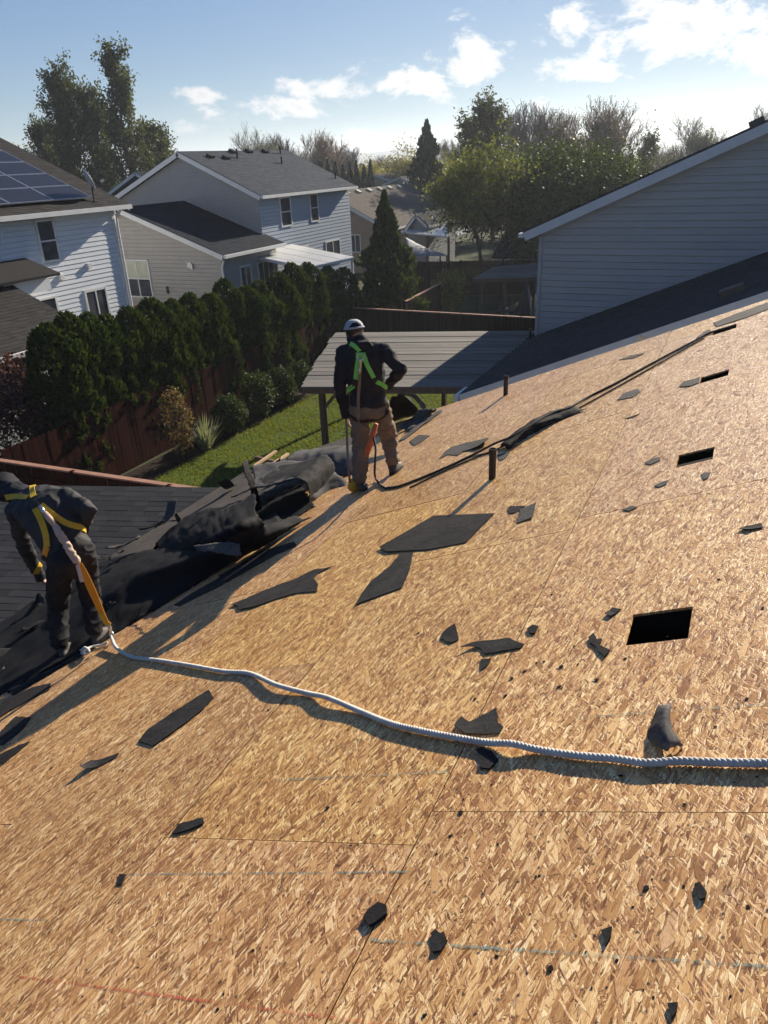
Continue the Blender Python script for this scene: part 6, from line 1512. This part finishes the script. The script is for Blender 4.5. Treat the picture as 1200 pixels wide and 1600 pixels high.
# clipped arborvitae along the fence
prof = lambda z: (min(1, (z + .02) / .12) ** .4) * (1 if z < .70 else max(.05, 1 - ((z - .70) / .32) ** 1.9)) * (1 - .10 * z)
protos = [column_tree('arborvitae', 4.0, .62, 9000, .13, M['arbor'], prof, group='arborvitae hedge behind the red fence', lump=.26 + .05 * k) for k in range(3)]
NUM = ['first', 'second', 'third', 'fourth', 'fifth', 'sixth', 'seventh', 'eighth', 'ninth', 'tenth', 'eleventh', 'twelfth', 'thirteenth', 'fourteenth', 'fifteenth', 'sixteenth', 'seventeenth']
tops = [(62, 500), (98, 492), (135, 500), (168, 498), (196, 488), (232, 472), (262, 462), (296, 455), (325, 448), (352, 442), (378, 440), (404, 436), (430, 428), (456, 418), (480, 415), (508, 416), (538, 424)]
used = 0
for k, (u, v) in enumerate(tops):
    p = atX(u, v, -15.15); t = protos[k] if k < 3 else copy_tree(protos[k % 3]); H = max(3.2, min(4.8, p.z + random.uniform(-.22, .25))); place(t, (p.x + random.uniform(-.12, .12), p.y, 0), 1.0, None, H / 4.0); t.scale = (random.uniform(1.08, 1.34),) * 2 + (H / 4.0,)
    t['label'] = NUM[k] + ' arborvitae in the hedge counted from the solar panel house end'
# pointed conifer and shrubs in the yard
cprof = lambda z: max(.04, (1 - z) ** .85) * (.55 + .45 * min(1, z / .12)) if z > .02 else .5
place(column_tree('pointed_conifer', 6.15, 1.45, 15000, .21, M['conif'], cprof, 'pointed green conifer in the garden beyond the standing worker', lump=.62), (-14.35, 31.0, 0))
def bush(name, p, H, rad, n, size, mt, label, vert=.3, flat_=1.0):
    t = thing(name, (0, 0, 0), label, 'shrub'); d_ = rvec(n); r = rng.uniform(.35, 1, (n, 1)) ** .5; lm = np.array([1 + .35 * noise.noise(Vector(x) * 2.3 + Vector((H * 9, 0, 0))) for x in d_])[:, None]
    P = d_ * r * lm * np.array([rad, rad, H * .5]) + np.array([0, 0, H * .55]); quads_obj('foliage', leaf_quads(P, size, (0, 0, 1), .55, vert), mt, t)
    mb = MB(); segs, _ = fit(*skeleton(H * .7, .5, 3, int(H * 1000)), H * .7); skeleton_mesh(segs, 5, .006).build('stem', M['bark'], t); t.location = p; return t
g = lambda u, v, x: Vector((x, atX(u, v, x).y, 0))
p = atX(276, 650, -13.35); bush('photinia', (p.x, p.y, 0), 2.0, .42, 1500, .085, M['photinia'], 'upright red-tipped shrub in front of the red fence')
p = atX(318, 665, -13.2); t = thing('spiky_plant', (p.x, p.y, 0), 'silvery spiky plant right of the red-tipped shrub', 'plant'); nS = 150; a = rng.uniform(0, 6.28, nS); th = rng.uniform(.05, .9, nS); L = rng.uniform(.5, 1.15, nS)
d_ = np.stack([np.cos(a) * np.sin(th), np.sin(a) * np.sin(th), np.cos(th)], 1); s_ = np.stack([-np.sin(a), np.cos(a), np.zeros(nS)], 1) * .022; b0 = np.array([p.x, p.y, .05]) + rng.normal(0, .05, (nS, 3)) * [1, 1, 0]
quads_obj('blade', np.stack([b0 - s_ * .6, b0 + s_ * .6, b0 + d_ * L[:, None] * .6 + s_, b0 + d_ * L[:, None]], 1), M['silver'], t)
mb = MB(); mb.tube([(p.x, p.y, 0), (p.x, p.y, .3)], [.05, .03], 6); mb.build('stem', M['bark'], t)
for u, v, h, r, lab in ((360, 655, 1.15, .52, 'rounded dark shrub in the bed left of its taller twin'), (405, 632, 1.45, .56, 'taller rounded dark shrub in the middle of the fence bed'), (440, 605, 1.25, .5, 'dark shrub at the far end of the fence bed'), (470, 590, 1.15, .5, 'low dark shrub behind the pavilion corner')):
    p = atX(u, v, -13.4); bush('round_shrub', (p.x, p.y, 0), h, r, 2600, .09, M['arbor'], lab)
for (u, v, x), h, r, mt, lab in (((22, 668, -15.6), 2.6, 1.0, 'purple', 'purple-leaved bush behind the red fence at the left edge'), ((82, 648, -15.3), 2.3, .75, 'purple', 'dark purple bush between the hedge and the larger purple bush'), ((12, 610, -16.4), 2.2, .7, 'purple', 'purple bush under the eave of the low dark roof')):
    q = atX(u, v, x); bush('leafy_bush', (q.x, q.y, max(0, q.z - h * .6)), h, r, 2400, .12, M[mt], lab)
p = atZ(650, 470, 1.0); bush('yard_shrub', (p.x, p.y - 1, 0), 1.9, .75, 2500, .11, M['conif'], 'loose green shrub at the foot of the pointed conifer')
p = atZ(702, 452, 1.2); bush('yard_shrub', (p.x, p.y, 0), 2.1, .95, 2200, .12, M['yellow_green'], 'sunlit yellow-green shrub against the far dark fence')
# leafy trees beyond the yard
t = leafy_tree('maple_tree', 8.6, 11, M['maple'], 10000, .18, .50, .35, 4, .045, 'light green spring maple beyond the tan house and the canopy', shape=(.82,), zmin=1.5); place(t, ground_at(757, 45), 1.0, .4)
t = leafy_tree('dense_tree', 8.0, 21, M['dense'], 34000, .19, .6, .15, 4, .070, 'dense dark green tree beside the white rake of the neighbouring house', shape=(1.15,), first=.16, zmin=.6); place(t, ground_at(890, 48), 1.0, 1.0)
t2 = copy_tree(t); t2['label'] = 'dark tree between the light maple and the dense green one'; place(t2, ground_at(835, 56), .92, 2.4)
def poplar(H, rad, seed, n, lab, name='poplar_tree', zb=.10):
    """narrow crown of steep branches, leaves strung along each of them"""
    rs = random.Random(seed); t = thing(name, (0, 0, 0), lab, 'tree', 'tall poplars behind the blue house'); segs = []; Pn = []
    bend = [(rs.gauss(0, .12), rs.gauss(0, .12)) for _ in range(6)]
    trunk = [Vector((sum(b[0] for b in bend[:k]), sum(b[1] for b in bend[:k]), H * k / 6)) for k in range(7)]
    for k in range(6): segs.append((trunk[k], trunk[k + 1], H * .016 * (1 - k / 6.5), H * .016 * (1 - (k + 1) / 6.5)))
    nb_ = 80
    for i in range(nb_):
        z = zb + (.93 - zb) * (i / nb_); q = trunk[min(5, int(z * 6))].lerp(trunk[min(6, int(z * 6) + 1)], z * 6 % 1)
        a = rs.uniform(0, 6.283); wd = rad * (.45 + .55 * min(1, z / .25)) * max(.12, (1 - z) ** .55) * rs.uniform(.45, 1.25); up = wd * rs.uniform(1.0, 2.1) + .5
        e = q + Vector((math.cos(a) * wd, math.sin(a) * wd, up)); mid = q.lerp(e, .5) + Vector((math.cos(a) * wd * .14, math.sin(a) * wd * .14, -up * .05))
        segs += [(q, mid, .045, .028), (mid, e, .028, .008)]
        for _ in range(4):
            f = rs.uniform(.25, 1); c = (q.lerp(mid, f * 2) if f < .5 else mid.lerp(e, f * 2 - 1)); e2 = c + Vector((rs.gauss(0, .5), rs.gauss(0, .5), rs.uniform(.3, 1.1))); segs.append((c, e2, .016, .005))
            Pn.append((c, e2))
        Pn.append((mid, e))
    skeleton_mesh(segs, 6, .01).build('trunk', M['bark'], t)
    A0 = np.array([list(p[0]) for p in Pn]); B0 = np.array([list(p[1]) for p in Pn]); ix = rng.integers(0, len(Pn), n); f = rng.uniform(0, 1.05, (n, 1))
    P = A0[ix] * (1 - f) + B0[ix] * f + rng.normal(0, .20, (n, 3)); quads_obj('crown', leaf_quads(P, .27, None, .65), M['poplar'], t); return t
place(poplar(15.6, 3.1, 31, 17000, 'left poplar with a broad leafy crown behind the solar panel house'), ground_at(122, 60), 1, .3)
place(poplar(14.4, 2.2, 33, 11000, 'middle poplar between the two taller ones'), ground_at(168, 62), 1, 1.2)
place(poplar(17.2, 2.3, 35, 12500, 'tallest poplar with a narrow open top behind the solar panel house'), ground_at(208, 60), 1, 2.2)
place(poplar(10.4, 2.9, 37, 14000, 'lower leafy tree at the right foot of the tallest poplar'), ground_at(246, 64), 1, 3.2)
place(poplar(11.5, 2.6, 38, 14000, 'lower leafy tree at the left foot of the poplars'), ground_at(82, 64), 1, 4.2)
place(poplar(10.8, 2.6, 39, 6000, 'dark treetop showing at the left edge behind the solar roof'), ground_at(-20, 70), 1, 4.2)
# bare and budding trees on the skyline
bt_ = [bare_tree(11, 41, M['bark_pale'], .42, .65, buds=M['grey_bud']), bare_tree(11, 43, M['bark_red'], .32, .75, buds=M['red_bud']), bare_tree(11, 47, M['bark_red'], .34, .70)]
SK = [(395, 188, 85, 0, 1.0, 'rounded bare tree rising behind the ridge of the grey house'), (446, 205, 95, 2, .8, 'thin bare tree right of the rounded bare one'), (497, 198, 95, 1, .9, 'reddish budding tree above the row of dark cypresses'), (540, 225, 110, 2, .9, 'low wide reddish tree right of the budding one'),
      (822, 155, 80, 2, .8, 'bare upright tree behind the light green maple'), (905, 155, 85, 1, 1.1, 'left of the two reddish budding trees above the dense green tree'), (972, 148, 85, 1, 1.0, 'right of the two reddish budding trees, with the airier top'), (1105, 163, 80, 0, 1.1, 'rounded bare tree above the white rake of the neighbouring roof'),
      (1035, 225, 95, 2, 1.0, 'low bare tree left of the rounded one above the rake'), (600, 240, 120, 2, .9, 'far low bare tree in the gap of the skyline'), (710, 212, 110, 2, .7, 'pale bare tree right of the tall dark conifer'), (1215, 155, 90, 2, .7, 'bare twigs rising at the right edge above the roof'), (470, 225, 105, 0, 1.0, 'low bare tree between the reddish ones')]
fst = {}
for u, v, Y, k, wd, lab in SK:
    p = atY(u, v, Y); t = bt_[k] if k not in fst else copy_tree(bt_[k]); fst[k] = 1; place(t, (p.x, Y, 0)); H = p.z; wd *= 1.0 if k == 0 else 1.5; t.scale = (H / 11 * wd, H / 11 * wd, H / 11); t['label'] = lab
lt = leafy_tree('leafy_tree', 9, 51, M['yellow_green'], 5000, .30, .5, .3, 4, .06, 'yellow tree', group='small leafy trees on the skyline')
for k, (u, v, Y, lab) in enumerate(((638, 222, 100, 'yellow-green tree left of the tall dark conifer'), (572, 246, 105, 'yellow-green tree above the far tan roof'), (715, 250, 90, 'pale yellow tree right of the tall dark conifer'), (30, 232, 90, 'pale tree behind the solar roof'))):
    p = atY(u, v, Y); t = lt if k == 0 else copy_tree(lt); place(t, (p.x, Y, 0)); t.scale = (p.z / 9 * 1.1,) * 2 + (p.z / 9,); t['label'] = lab
place(column_tree('tall_conifer', 10.6, 2.6, 12000, .40, M['conif_blue'], cprof, 'tall dark conifer standing above the far roofs', lump=.65), ground_at(668, 75))
cy = column_tree('cypress', 7.0, 1.1, 3500, .32, M['conif_blue'], cprof, 'cypress', group='row of dark cypresses behind the grey house', lump=.25)
for k, (u, v) in enumerate(((500, 250), (511, 247), (523, 250), (535, 256), (546, 252), (556, 250), (568, 256), (578, 250))):
    p = atY(u, v, 78); t = cy if k == 0 else copy_tree(cy); place(t, (p.x, 78, 0)); t.scale = (.95, .95, p.z / 7.0); t['label'] = NUM[k] + ' dark cypress of the row behind the grey house, counted from the left'
dk_ = [('tall dark poplar behind the light green maple', 775, 163, 72, 1.25), ('shorter dark treetop left of the tall dark one behind the maple', 745, 190, 74, 1.2), ('rounded dark tree right of the two budding trees', 1010, 215, 85, 1.0)]
dt = poplar(12, 2.2, 61, 8000, ''); dt['group'] = 'dark leafy trees on the skyline'
for k, (lab, u, v, Y, wd) in enumerate(dk_):
    p = atY(u, v, Y); t = dt if k == 0 else copy_tree(dt); place(t, (p.x, Y, 0)); t.scale = (p.z / 12 * wd,) * 2 + (p.z / 12,); t['label'] = lab
# far-off woods that read as one mass
n = 42000; u = rng.uniform(-400, 1500, n); Yd = rng.uniform(110, 230, n); X = (u - 600) / 1158.0
az0 = -.455 + X * .85; xx = Yd * np.tan(az0); top = 5.2 + 2.2 * np.array([noise.noise(Vector((x * .06, y * .05, 0))) for x, y in zip(xx, Yd)]) + 1.3 * np.array([noise.noise(Vector((x * .25, y * .2, 3))) for x, y in zip(xx, Yd)])
P = np.stack([xx, Yd, top * rng.uniform(0.05, 1, n) ** .6], 1); quads_obj('far_woods', leaf_quads(P, .75, None, .7), M['dense'], kind='stuff')
